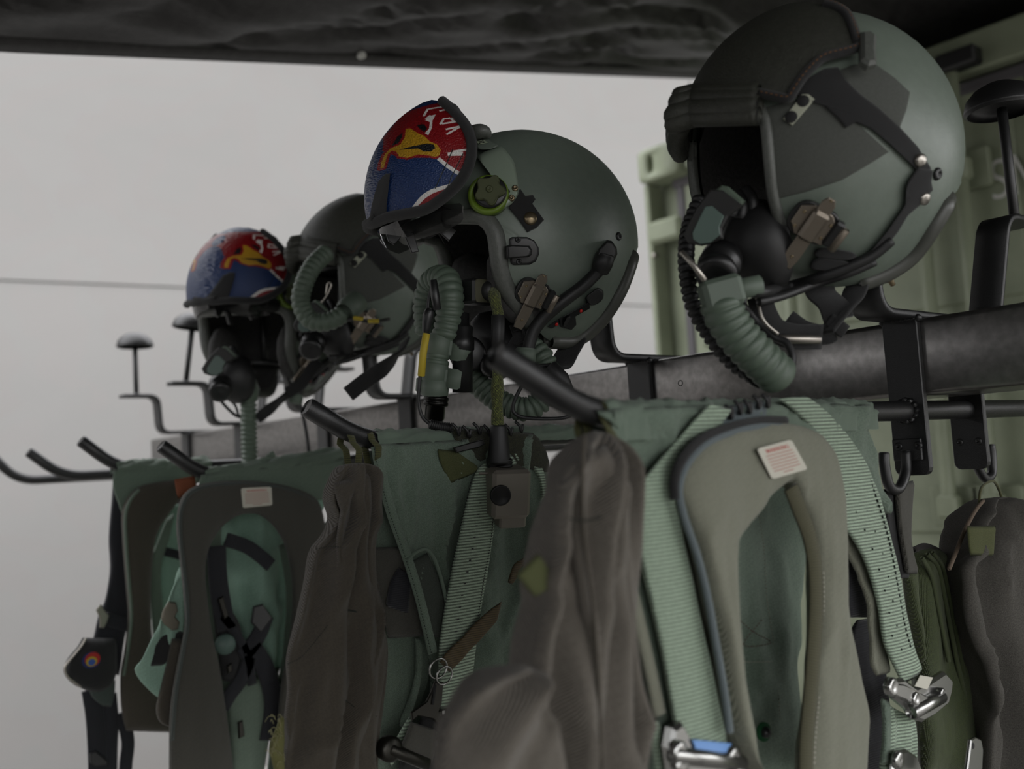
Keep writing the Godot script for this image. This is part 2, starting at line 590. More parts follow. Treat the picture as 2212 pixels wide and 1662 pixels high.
func container() -> void:
	var zf := -1.41
	var x0 := -2.12
	var x1 := 0.32
	var top := 2.60
	var t := thing("freight_container", "green steel freight container with locking bars and white stencilled letters", "container", Vector3((x0 + x1) / 2, 0, zf - 3))
	# box body behind the doors
	var st := mb()
	rbox(st, Vector3((x0 + x1) / 2, top / 2 + 0.02, zf - 3.1), Vector3(x1 - x0 - 0.03, top - 0.1, 6.0), 0.01)
	part("body", st, M.green, t)
	for x in [x0 + 0.085, x1 - 0.085]:
		var inward: float = 1.0 if x < 0.0 and x < -1 else -1.0
		for y in [0.06, top - 0.055]:
			# corner casting with an oval hole: a frame of plates round a dark pocket
			st = mb()
			var cw := 0.17
			var c0 := Vector3(x, y, zf)
			var ho := Vector3(-inward * 0.03, 0, 0)
			var rim := []
			for lv in [[1.0, -0.10], [1.0, 0.008], [0.95, 0.014], [-1.0, 0.014], [-0.94, 0.008], [-0.94, -0.03]]:
				var row := PackedVector3Array()
				for k in 40:
					var w := TAU * k / 40
					var d := Vector2(cos(w), sin(w))
					var p: Vector2
					if lv[0] > 0: p = Vector2(signf(d.x) * pow(absf(d.x), 0.28) * cw / 2, signf(d.y) * pow(absf(d.y), 0.28) * 0.056) * lv[0]
					else: p = Vector2(d.x * 0.0135, signf(d.y) * pow(absf(d.y), 0.7) * 0.032) * -lv[0]
					row.append(c0 + Vector3(p.x, p.y, lv[1]) + (ho if lv[0] < 0 else Vector3.ZERO))
				rim.append(row)
			grid(st, rim, true)
			fan(st, rim[5])
			fan(st, rim[0])
			part("corner_casting", st, M.green, t)
		st = mb()
		rbox(st, Vector3(x - inward * 0.072, top / 2, zf - 0.04), Vector3(0.022, top - 0.22, 0.07), 0.004)
		rbox(st, Vector3(x, top / 2, zf - 0.10), Vector3(0.17, top - 0.22, 0.04), 0.004)
		part("corner_post", st, M.green, t)
	st = mb()
	rbox(st, Vector3((x0 + x1) / 2, top - 0.05, zf - 0.06), Vector3(x1 - x0 - 0.34, 0.10, 0.10), 0.006)
	part("top_rail", st, M.green, t)
	st = mb()
	rbox(st, Vector3((x0 + x1) / 2, 0.08, zf - 0.06), Vector3(x1 - x0 - 0.34, 0.12, 0.10), 0.006)
	part("bottom_rail", st, M.green, t)
	# two doors
	var xm := (x0 + x1) / 2
	for s in [-1, 1]:
		var xa: float = x0 + 0.115 if s < 0 else xm + 0.012
		var xb: float = xm - 0.012 if s < 0 else x1 - 0.115
		var ya := 0.16
		var yb := top - 0.135
		st = mb()
		rbox(st, Vector3((xa + xb) / 2, (ya + yb) / 2, zf - 0.065), Vector3(xb - xa, yb - ya, 0.03), 0.003)
		# pressed ribs of the door skin
		for k in 4:
			var y := lerpf(ya, yb, (k + 0.5) / 4.0)
			rbox(st, Vector3((xa + xb) / 2, y, zf - 0.048), Vector3(xb - xa - 0.10, (yb - ya) / 4.0 - 0.09, 0.012), 0.008)
		var d := part("door", st, M.green, t)
		st = mb()
		for e in [[Vector3((xa + xb) / 2, yb + 0.012, zf - 0.058), Vector3(xb - xa + 0.05, 0.034, 0.03)], [Vector3(xa + 0.006, (ya + yb) / 2, zf - 0.058), Vector3(0.034, yb - ya, 0.03)], [Vector3(xb - 0.006, (ya + yb) / 2, zf - 0.058), Vector3(0.02, yb - ya, 0.03)]]:
			rbox(st, e[0], e[1], 0.006)
		part("gasket", st, M.gasket, d)
		# hinges on the outer edge
		for k in 4:
			st = mb()
			var y := 2.325 - k * 0.66
			var xh: float = x0 + 0.075 if s < 0 else x1 - 0.075
			rbox(st, Vector3(xh, y, zf - 0.015), Vector3(0.135, 0.075, 0.03), 0.012)
			var hg := part("hinge", st, M.green, d)
			st = mb()
			lathe(st, Vector3(xh - s * -0.048, y - 0.075, zf - 0.01), Vector3(0, 0, 1), [[0, -.01], [.0085, -.01], [.0085, .006], [.006, .010], [0, .011]], 14)
			part("hinge_bolt", st, M.steel, hg)
		# locking bars with keepers, guides and handles
		var bars := [xa + 0.42, xb - 0.27, xb - 0.163] if s < 0 else [xa + 0.16, xb - 0.42]
		for x in bars:
			st = mb()
			tube(st, [Vector3(x, 0.1, zf + 0.012), Vector3(x, top - 0.06, zf + 0.012)], 0.017, 16)
			var bar := part("locking_bar", st, M.green, d)
			st = mb()
			rbox(st, Vector3(x + 0.028, top - 0.075, zf + 0.025), Vector3(0.10, 0.045, 0.05), 0.006)
			rbox(st, Vector3(x - 0.040, top - 0.085, zf + 0.015), Vector3(0.012, 0.05, 0.04), 0.003)
			part("cam_keeper", st, M.black, bar)
			for y in [0.55, 1.43, 2.26]:
				st = mb()
				plate(st, Vector3(x, y, zf - 0.035), Basis.IDENTITY, rounded(0.12, 0.10, 0.01), 0.022, 0.003)
				rbox(st, Vector3(x, y, zf + 0.012), Vector3(0.05, 0.06, 0.045), 0.008)
				part("bar_guide", st, M.green, bar)
		for x in bars:
			st = mb()
			rbox(st, Vector3(x + 0.16, 1.13, zf + 0.02), Vector3(0.34, 0.03, 0.014), 0.004)
			part("door_handle", st, M.green, d)
	var seen := Vector3(-0.93, 2.225, zf - 0.040)
	text_mesh("SN", M.paint_white, t, seen + Vector3(-0.045, 0, 0.0), Basis.IDENTITY, 0.098, 0.10)

func awning() -> void:
	var t := thing("awning", "black wrinkled tarpaulin awning stretched above the rack from the container", "awning", Vector3(0, 2.6, 0))
	var rows := []
	var low := []
	var uvs := []
	var nz := 90
	var nx := 110
	for j in nz + 1:
		var z := lerpf(-1.62, 3.4, float(j) / nz)
		if j == 0: z = -3.4
		if j == 1: z = -1.75
		var row := PackedVector3Array()
		var row2 := PackedVector3Array()
		var uv := []
		for i in nx + 1:
			var u := pow(float(i) / nx, 1.6)
			var x := lerpf(-2.02, 2.6, u)
			# measured along the free edge, then rising a little over the rack
			var y := 2.475 + 0.155 * ((0.54 - z) / 0.83 if z > -0.29 else 1.0 + (-0.29 - z) / 0.83 * 1.02)
			if z > 0.54: y = 2.475 - (z - 0.54) * 0.12
			y += 0.10 * smoothstep(-2.0, -0.5, x)
			# it comes down onto the container roof
			if x > -2.0: y = lerpf(y, 2.66, smoothstep(-2.0, -1.3, x) * smoothstep(-0.9, -1.45, z))
			if z < -2.0: y = 2.66
			var w := fn.get_noise_2d(x * 26.0, z * 9.0) * 0.020 + fn.get_noise_2d(x * 60.0 + 40, z * 30.0) * 0.006
			w += (0.020 + 0.022 * smoothstep(-1.3, -1.8, x)) * pow(clampf(1.0 - absf(fn.get_noise_2d(x * 30.0 + z * 12.0, z * 10.0 - 30)) * 2.2, 0.0, 1.0), 3.0)
			y += w * smoothstep(-2.02, -1.93, x)
			row.append(Vector3(x, y, z))
			row2.append(Vector3(x, y + 0.003, z))
			uv.append(Vector2(x, z))
		rows.append(row); low.append(row2); uvs.append(uv)
	var st := mb()
	grid(st, rows, false, uvs)
	grid(st, low, false, uvs, true)
	part("sheet", st, M.tarp, t)
	st = mb()
	var hem := []
	for j in nz + 1: hem.append(rows[j][0] + Vector3(0.0, -0.004, 0))
	var acr := []
	for j in nz + 1: acr.append(Vector3(1, 0.25, 0))
	strap(st, hem, acr, 0.05, 0.006)
	part("hem", st, M.tarp, t)
	for p in [Vector2(773, 157), Vector2(1490, 174)]:
		st = mb()
		var g := on_x(p.x, p.y, -2.015)
		for j in nz:
			if rows[j][0].z <= g.z and rows[j + 1][0].z > g.z: g.y = rows[j][0].y - 0.002
		g.x = -1.996
		lathe(st, g, Vector3(0.25, -1.0, 0.0), [[.004, -.005], [.010, -.005], [.012, 0], [.010, .006], [.0055, .007], [.004, .004], [.004, -.005]], 16)
		part("grommet", st, M.paint_white, t)  # white colour stands in for light shining through the eyelet
	# tie cord from the corner grommet to the container
	st = mb()
	var c0 := on_x(1490, 176, -2.015)
	tube(st, curve([c0, c0 + Vector3(0.006, -0.09, 0.03), Vector3(-2.04, 2.60, -1.44)], 8), 0.0022, 6)
	tube(st, curve([c0 + Vector3(-0.02, -0.02, 0.0), c0 + Vector3(-0.055, -0.08, 0.02), c0 + Vector3(-0.03, -0.16, 0.03), c0 + Vector3(0.02, -0.2, 0.04)], 8), 0.0013, 6)
	var cord := part("tie_cord", st, mat(Color(0.5, 0.49, 0.46), 0.9), self)
	tag(cord, "thin grey tie cord between awning corner and container", "cord")

func bent(pts: Array, r: float, n := 6) -> Array:
	# polyline with rounded corners
	var out := [pts[0]]
	for i in range(1, pts.size() - 1):
		var a: Vector3 = (pts[i - 1] - pts[i]).normalized()
		var b: Vector3 = (pts[i + 1] - pts[i]).normalized()
		var p0: Vector3 = pts[i] + a * r
		var p1: Vector3 = pts[i] + b * r
		for k in n + 1:
			var s := float(k) / n
			out.append(p0.lerp(pts[i], s).lerp(pts[i].lerp(p1, s), s))
	out.append(pts[-1])
	return out

func rack() -> void:
	var t := thing("gear_rack", "long black welded steel rack beam with helmet pegs and upturned prongs", "rack", Vector3(-1.2, 0, -0.065))
	var zb := -0.13
	var st := mb()
	# hollow box beam, open at the far end
	var xa := -2.754
	var xb := 0.55
	var sec := rounded(0.13, 0.083, 0.006, 3)
	var ring := func(x: float, k: float) -> PackedVector3Array:
		var o := PackedVector3Array()
		for p in sec: o.append(Vector3(x, 1.6895 + p.y * k, zb / 2 + p.x * k))
		return o
	var rr := []
	for i in 25: rr.append(ring.call(lerpf(xa, xb, i / 24.0), 1.0))
	grid(st, rr, true)
	grid(st, [ring.call(xa, 1.0), ring.call(xa, 0.9), ring.call(xa + 0.3, 0.9)], true, [], true)
	fan(st, ring.call(xa + 0.3, 0.9))
	fan(st, ring.call(xb, 1.0))
	part("beam", st, M.beam, t)
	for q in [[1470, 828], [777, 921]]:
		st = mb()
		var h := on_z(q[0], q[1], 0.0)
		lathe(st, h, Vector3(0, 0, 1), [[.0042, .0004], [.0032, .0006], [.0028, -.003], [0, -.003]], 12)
		part("painted_bolt_hole", st, M.hole_shade, t)  # dark mark painted as hole shade, the beam is not cut
	for p in [Vector3(-1.30, 0, -0.065), Vector3(0.35, 0, -0.065)]:
		st = mb()
		rbox(st, p + Vector3(0, 0.824, 0), Vector3(0.06, 1.648, 0.06), 0.004)
		rbox(st, p + Vector3(0, 0.006, 0), Vector3(0.30, 0.012, 0.5), 0.003)
		part("post", st, M.black, t)
	# stations along the beam: right edge of the plate, tilt of the peg, what the peg carries
	var spots := [[-2.480, 0.0, 0.0], [-2.166, 0.012, 0.0], [-1.772, 0.0, 0.0], [-1.471, 0.0, 0.0], [-0.898, 0.0, 0.0], [-0.514, 0.0, 0.0]]
	var tips := [[0.41, 0.470, 1.703], [0.40, 0.463, 1.685], [0.415, 0.480, 1.686], [0.385, 0.455, 1.660], [0.450, 0.520, 1.672], [0.490, 0.580, 1.678]]
	for i in spots.size():
		var xc: float = spots[i][0] - 0.02
		# bracket strip over the beam with an upstand on each side
		st = mb()
		var prof := [Vector3(xc, 1.829, 0.165), Vector3(xc, 1.829, 0.078), Vector3(xc, 1.735, 0.072), Vector3(xc, 1.735, -0.202), Vector3(xc + 0.02, 1.866, -0.212), Vector3(xc + 0.02, 1.866, -0.295)]
		strap(st, bent(prof, 0.024), [Vector3.RIGHT], 0.04, 0.008)
		part("bracket", st, M.black, t)
		# hanging plates on both faces
		for face in [0.0, zb - 0.008]:
			st = mb()
			var pl := PackedVector2Array()
			for q in rounded(0.04, 0.172, 0.008, 3): pl.append(q)
			plate(st, Vector3(xc, 1.648, face), Basis.IDENTITY, pl, 0.008, 0.001)
			var hp := part("hanging_plate", st, M.black, t)
			st = mb()
			var out := 1.0 if face == 0.0 else -1.0
			var zz: float = face + (0.008 if out > 0 else 0.0)
			rbox(st, Vector3(xc - 0.002, 1.590, zz + out * 0.002), Vector3(0.033, 0.024, 0.004), 0.001)
			tube(st, curve([Vector3(xc - 0.002, 1.588, zz + out * 0.006), Vector3(xc - 0.002, 1.568, zz + out * 0.010), Vector3(xc - 0.002, 1.552, zz + out * 0.024), Vector3(xc - 0.002, 1.549, zz + out * 0.037), Vector3(xc - 0.002, 1.556, zz + out * 0.049), Vector3(xc - 0.002, 1.576, zz + out * 0.053), Vector3(xc - 0.002, 1.588, zz + out * 0.052)], 6), 0.0055, 12)
			part("coat_hook", st, M.black, hp)
			st = mb()
			for sx in [-0.011, 0.011]:
				screw(st, Vector3(xc + sx, 1.594, zz + out * 0.004), Vector3(0, 0, out), 0.0045)
				screw(st, Vector3(xc + sx, 1.594, zz - out * 0.008), Vector3(0, 0, -out), 0.0045)
			part("screws", st, M.steel if false else M.black, hp)
		# weld beads
		st = mb()
		for k in 9:
			var c := Vector3(xc - 0.02 + k * 0.005, 1.7305, 0.004)
			lathe(st, c, Vector3(0.4, 0.5, 0.7), [[0, -.005], [.004, -.002], [.0046, .001], [.003, .004], [0, .005]], 8)
		for k in 12:
			var w := TAU * k / 12
			lathe(st, Vector3(xc + cos(w) * 0.011, 1.632 + sin(w) * 0.011, 0.010), Vector3(cos(w), sin(w), 1.0), [[0, -.004], [.0035, -.002], [.0035, .002], [0, .004]], 7)
		part("weld_bead", st, M.black, t)
		# prong pipe through both plates
		st = mb()
		var tp = tips[i]
		var path := [Vector3(xc, tp[2], tp[1]), Vector3(xc, 1.606 if i == 3 else 1.632, tp[0]), Vector3(xc, 1.632, 0.01), Vector3(xc, 1.632, -0.54), Vector3(xc, 1.68, -0.61)]
		tube(st, bent(path, 0.045, 8), 0.0108, 20)
		part("prong", st, M.black, t)
		# pegs
		for sd in [1.0, -1.0]:
			var z: float = 0.128 if sd > 0 else -0.258
			var base := Vector3(xc, 1.831, z)
			var head := Vector3(xc + spots[i][1], 1.957, z - spots[i][1] * 1.2)
			if sd < 0:
				base = Vector3(xc + 0.026, 1.868, z)
				head = Vector3(xc + 0.024, 2.012, z)
			st = mb()
			tube(st, [base, head], 0.0062, 14)
			lathe(st, base, Vector3.UP, [[.009, 0], [.009, .003], [.0065, .006]], 12)
			var rod := part("helmet_peg", st, M.black, t)
			st = mb()
			lathe(st, head, head - base, [[.041, -.004], [.045, -.002], [.045, .001], [.041, .014], [.031, .025], [.017, .032], [.0, .034]], 28)
			lathe(st, head, head - base, [[.041, -.004], [.037, .008], [.025, .018], [0, .024]], 28)
			part("peg_dome", st, M.black, rod)

# ---------- helmets: rounded bodies in a frame of their own (f forward, u up, l towards the side in view) ----------
func body(c: Vector3, yaw: float, pitch: float, roll: float, a: float, b: float, w: float) -> Dictionary:
	var f := (-lens.x * cos(yaw) + lens.z * sin(yaw)).normalized()
	var l := (lens.z * cos(yaw) + lens.x * sin(yaw)).normalized()
	var u := lens.y
	var f2 := f * cos(pitch) - u * sin(pitch)
	var u2 := u * cos(pitch) + f * sin(pitch)
	var u3 := u2 * cos(roll) + l * sin(roll)
	var l3 := l * cos(roll) - u2 * sin(roll)
	return {c = c, f = f2, u = u3, l = l3, a = a, b = b, w = w}
func e_local(E: Dictionary, p: Vector3) -> Vector3:
	var d: Vector3 = p - E.c
	return Vector3(d.dot(E.f), d.dot(E.u), d.dot(E.l))
func e_world(E: Dictionary, q: Vector3) -> Vector3:
	return E.c + E.f * q.x + E.u * q.y + E.l * q.z
func e_norm(E: Dictionary, p: Vector3) -> Vector3:
	var q := e_local(E, p)
	var n := Vector3(q.x / (E.a * E.a), q.y / (E.b * E.b), q.z / (E.w * E.w))
	return (E.f * n.x + E.u * n.y + E.l * n.z).normalized()
func e_hit(E: Dictionary, x: float, y: float, h := 0.0) -> Vector3:
	var r := ray(x, y)
	var s := Vector3(1.0 / (E.a + h), 1.0 / (E.b + h), 1.0 / (E.w + h))
	var o := e_local(E, eye) * s
	var d := Vector3(r.dot(E.f), r.dot(E.u), r.dot(E.l)) * s
	var A := d.dot(d)
	var B := o.dot(d)
	var disc := B * B - A * (o.dot(o) - 1.0)
	var q := o + d * ((-B - sqrt(maxf(disc, 0.0))) / A)
	q = q.normalized()
	return e_world(E, q / s)
func e_at(E: Dictionary, x: float, y: float, side: float, k := 1.0) -> Vector3:
	var z: float = sqrt(maxf(0.0, 1.0 - x * x / (E.a * E.a) - y * y / (E.b * E.b))) * E.w
	return E.c + (E.f * x + E.u * y + E.l * z * side) * k
func hits(E: Dictionary, list: Array, h := 0.0) -> Array:
	var out := []
	for p in px(list): out.append(e_hit(E, p.x, p.y, h))
	return out
func mirror(E: Dictionary, pts: Array) -> Array:
	var out := []
	for p in pts: out.append(p - E.l * (2.0 * (p - E.c).dot(E.l)))
	return out
func side_xy(E: Dictionary, pts: Array) -> Array:
	var out := []
	for p in pts:
		var q := e_local(E, p)
		out.append(Vector2(q.x, q.y))
	return out
# the part of the body whose side view lies inside the outline; both halves, an outer and an inner skin
func shell(st: SurfaceTool, E: Dictionary, outline: Array, pole: Vector2, k := 1.0, nr := 26, na := 96, uv_box := Rect2(), sides := [1.0, -1.0]) -> void:
	var n := outline.size()
	for side in sides:
		var rows := []
		var uvs := []
		for i in na + 1:
			var ang := TAU * (i % na) / na
			var d := Vector2(cos(ang), sin(ang))
			# distance to the ellipse
			var qa: float = d.x * d.x / (E.a * E.a) + d.y * d.y / (E.b * E.b)
			var qb: float = pole.x * d.x / (E.a * E.a) + pole.y * d.y / (E.b * E.b)
			var qc: float = pole.x * pole.x / (E.a * E.a) + pole.y * pole.y / (E.b * E.b) - 1.0
			var rho := (-qb + sqrt(qb * qb - qa * qc)) / qa
			var best := 9.0
			for e in n:
				var hit = Geometry2D.segment_intersects_segment(pole, pole + d * 2.0, outline[e], outline[(e + 1) % n])
				if hit != null: best = minf(best, pole.distance_to(hit))
			rho = minf(rho, best)
			var row := PackedVector3Array()
			var uv := []
			for j in nr + 1:
				var r := rho * sin(PI / 2 * j / nr)
				var q := pole + d * r
				row.append(e_at(E, q.x, q.y, side, k))
				if uv_box.size.x > 0: uv.append(Vector2((q.x - uv_box.position.x) / uv_box.size.x, (q.y - uv_box.position.y) / uv_box.size.y))
				else: uv.append(q)
			rows.append(row); uvs.append(uv)
		grid(st, rows, false, uvs, side > 0)
# raised patch lying on the body; outline in pixels, star-shaped about its middle
func skin(st: SurfaceTool, E: Dictionary, list: Array, h: float, bev := 0.9, smooth := 0, base := 0.0) -> void:
	var pts := px(list)
	if smooth: pts = curve(pts, smooth, true)
	else:
		var fine := []
		for i in pts.size():
			for k in 4: fine.append(pts[i].lerp(pts[(i + 1) % pts.size()], k / 4.0))
		pts = fine
	var c := Vector2.ZERO
	for p in pts: c += p
	c /= pts.size()
	var rows := []
	for q in [[1.0, -0.001], [1.0, h * 0.55], [lerpf(1.0, bev, 0.5), h * 0.9], [bev, h], [bev * 0.86, h], [bev * 0.72, h], [bev * 0.58, h], [bev * 0.44, h], [bev * 0.3, h], [bev * 0.15, h], [0.001, h]]:
		var row := PackedVector3Array()
		for p in pts:
			var m: Vector2 = c + (p - c) * q[0]
			row.append(e_hit(E, m.x, m.y, base + q[1]))
		rows.append(row)
	grid(st, rows, true)
# frame on the body: x axis runs from pixel p to pixel q
func spot(E: Dictionary, p: Vector2, q: Vector2, h := 0.0) -> Transform3D:
	var o := e_hit(E, p.x, p.y, h)
	var n := e_norm(E, o)
	var x := e_hit(E, q.x, q.y, h) - o
	x = (x - n * x.dot(n)).normalized()
	return Transform3D(Basis(x, n.cross(x), n), o)
func local_poly(T: Transform3D, list: Array) -> PackedVector2Array:
	# pixels onto the frame's own plane
	var out := PackedVector2Array()
	for p in px(list):
		var r := ray(p.x, p.y)
		var w: Vector3 = eye + r * ((T.origin - eye).dot(T.basis.z) / r.dot(T.basis.z))
		out.append(Vector2((w - T.origin).dot(T.basis.x), (w - T.origin).dot(T.basis.y)))
	return out
func roll_mat() -> StandardMaterial3D:
	return M.leather
func fill_poly(img: Image, poly: PackedVector2Array, c: Color) -> void:
	var lo := poly[0]
	var hi := poly[0]
	for p in poly:
		lo = lo.min(p); hi = hi.max(p)
	for y in range(maxi(0, int(lo.y)), mini(img.get_height() - 1, int(hi.y) + 1) + 1):
		for x in range(maxi(0, int(lo.x)), mini(img.get_width() - 1, int(hi.x) + 1) + 1):
			if Geometry2D.is_point_in_polygon(Vector2(x, y), poly): img.set_pixel(x, y, c)
func stroke(img: Image, pts: Array, w: float, c: Color) -> void:
	for i in pts.size() - 1:
		var d: Vector2 = (pts[i + 1] - pts[i]).normalized()
		var nn := Vector2(-d.y, d.x) * w / 2
		fill_poly(img, PackedVector2Array([pts[i] + nn - d * w * .3, pts[i + 1] + nn + d * w * .3, pts[i + 1] - nn + d * w * .3, pts[i] - nn - d * w * .3]), c)
# metal mask clip: receiver block with blade; p at its middle, q along the blade (pixels); s scales to the helmet
func bayonet(parent: Node3D, E: Dictionary, p: Vector2, q: Vector2, s: float, h: float) -> void:
	var T := spot(E, p, q, h)
	var B := T.basis
	var st := mb()
	# black carrier with a round pad
	plate(st, T.origin, B, rounded(0.040 * s, 0.052 * s, 0.015 * s, 5), 0.006, 0.001)
	rbox(st, T * Vector3(0.001, -0.024 * s, 0.007), Vector3(0.030, 0.012, 0.012) * s, 0.002, B)
	var root := part("clip_receiver", st, M.black, parent)
	st = mb()
	plate(st, T * Vector3(0, 0, 0.006), B, PackedVector2Array([Vector2(-.016, -.020) * s, Vector2(.010, -.021) * s, Vector2(.018, -.012) * s, Vector2(.019, .010) * s, Vector2(.012, .022) * s, Vector2(-.008, .022) * s, Vector2(-.018, .012) * s]), 0.003, 0.0007)
	rbox(st, T * Vector3(0.000, 0.0, 0.0125), Vector3(0.036 * s, 0.019 * s, 0.008), 0.003, B)
	part("clip_plate", st, M.clip, root, "tan-grey metal clip plate")
	st = mb()
	plate(st, T * Vector3(-0.002 * s, 0, 0.0095), B, PackedVector2Array([Vector2(-.052, -.0065) * s, Vector2(-.040, -.0085) * s, Vector2(.030, -.0075) * s, Vector2(.036, -.004) * s, Vector2(.036, .004) * s, Vector2(.030, .0075) * s, Vector2(-.040, .0085) * s, Vector2(-.052, .0065) * s]), 0.0028, 0.0006)
	part("clip_blade", st, M.clip, root)
	st = mb()
	tube(st, [T * Vector3(-0.014 * s, -0.031 * s, 0.010), T * Vector3(0.012 * s, -0.031 * s, 0.010)], 0.0048 * s, 14)
	part("clip_roller", st, M.clip, root)
	st = mb()
	for e in [Vector2(.032, 0), Vector2(-.040, 0)]: screw(st, T * Vector3(e.x * s, e.y * s, 0.0124), B.z, 0.0016)
	for e in [Vector2(-.010, .016), Vector2(.008, .016), Vector2(-.009, -.015), Vector2(.008, -.016)]: screw(st, T * Vector3(e.x * s, e.y * s, 0.009), B.z, 0.0017)
	part("rivets", st, M.brass, root).set_meta("kind", "stuff")

func helmet_materials() -> void:
	M.shell = surf(Color(0.40, 0.44, 0.40), 0.05, 0.02, 0.42, 0.35, 6.0, 0.0, 21)
	M.leather = surf(Color(0.31, 0.32, 0.30), 0.12, 0.03, 0.45, 1.6, 14.0, 0.0, 22)
	M.liner = surf(Color(0.20, 0.196, 0.19), 0.2, 0.03, 0.75, 2.0, 10.0, 0.0, 23)
	M.neck = mat(Color(0.27, 0.275, 0.255), 0.4)
	M.clip = mat(Color(0.50, 0.465, 0.42), 0.38, 0.75)
	M.brass = mat(Color(0.50, 0.45, 0.36), 0.3, 0.9)
	M.cloth_black = weave(Color(0.11, 0.11, 0.112), 0.0008, 0.25, 0.95)
	M.plastic = mat(Color(0.09, 0.091, 0.093), 0.38)
	M.pale = mat(Color(0.50, 0.55, 0.49), 0.34)
	M.lime = mat(Color(0.36, 0.45, 0.13), 0.4)
	M.olive = mat(Color(0.25, 0.27, 0.16), 0.6)
	M.hose = mat(Color(0.31, 0.36, 0.31), 0.5)
	M.clamp = mat(Color(0.33, 0.375, 0.33), 0.55)
	M.braid = weave(Color(0.29, 0.31, 0.155), 0.0016, 0.35, 0.9, 1)
	M.lens_dark = mat(Color(0.03, 0.03, 0.032, 0.75), 0.05)
	M.lens_dark.transparency = BaseMaterial3D.TRANSPARENCY_ALPHA
	M.panel = surf(Color(0.27, 0.28, 0.26), 0.06, 0.05, 0.85, 1.0, 10.0, 0.0, 24)
	M.quilt = surf(Color(0.165, 0.17, 0.14), 0.12, 0.03, 0.6, 3.0, 9.0, 0.0, 25)
	M.maskgrey = mat(Color(0.13, 0.13, 0.125), 0.6)
	M.gold = mat(Color(0.66, 0.58, 0.14), 0.6)
	M.red = mat(Color(0.75, 0.10, 0.08), 0.5)

func z3(list: Array) -> Array:
	var out := []
	for i in list.size(): out.append(list[i] / 3.324 + (760.0 if i % 2 == 0 else 200.0))
	return out

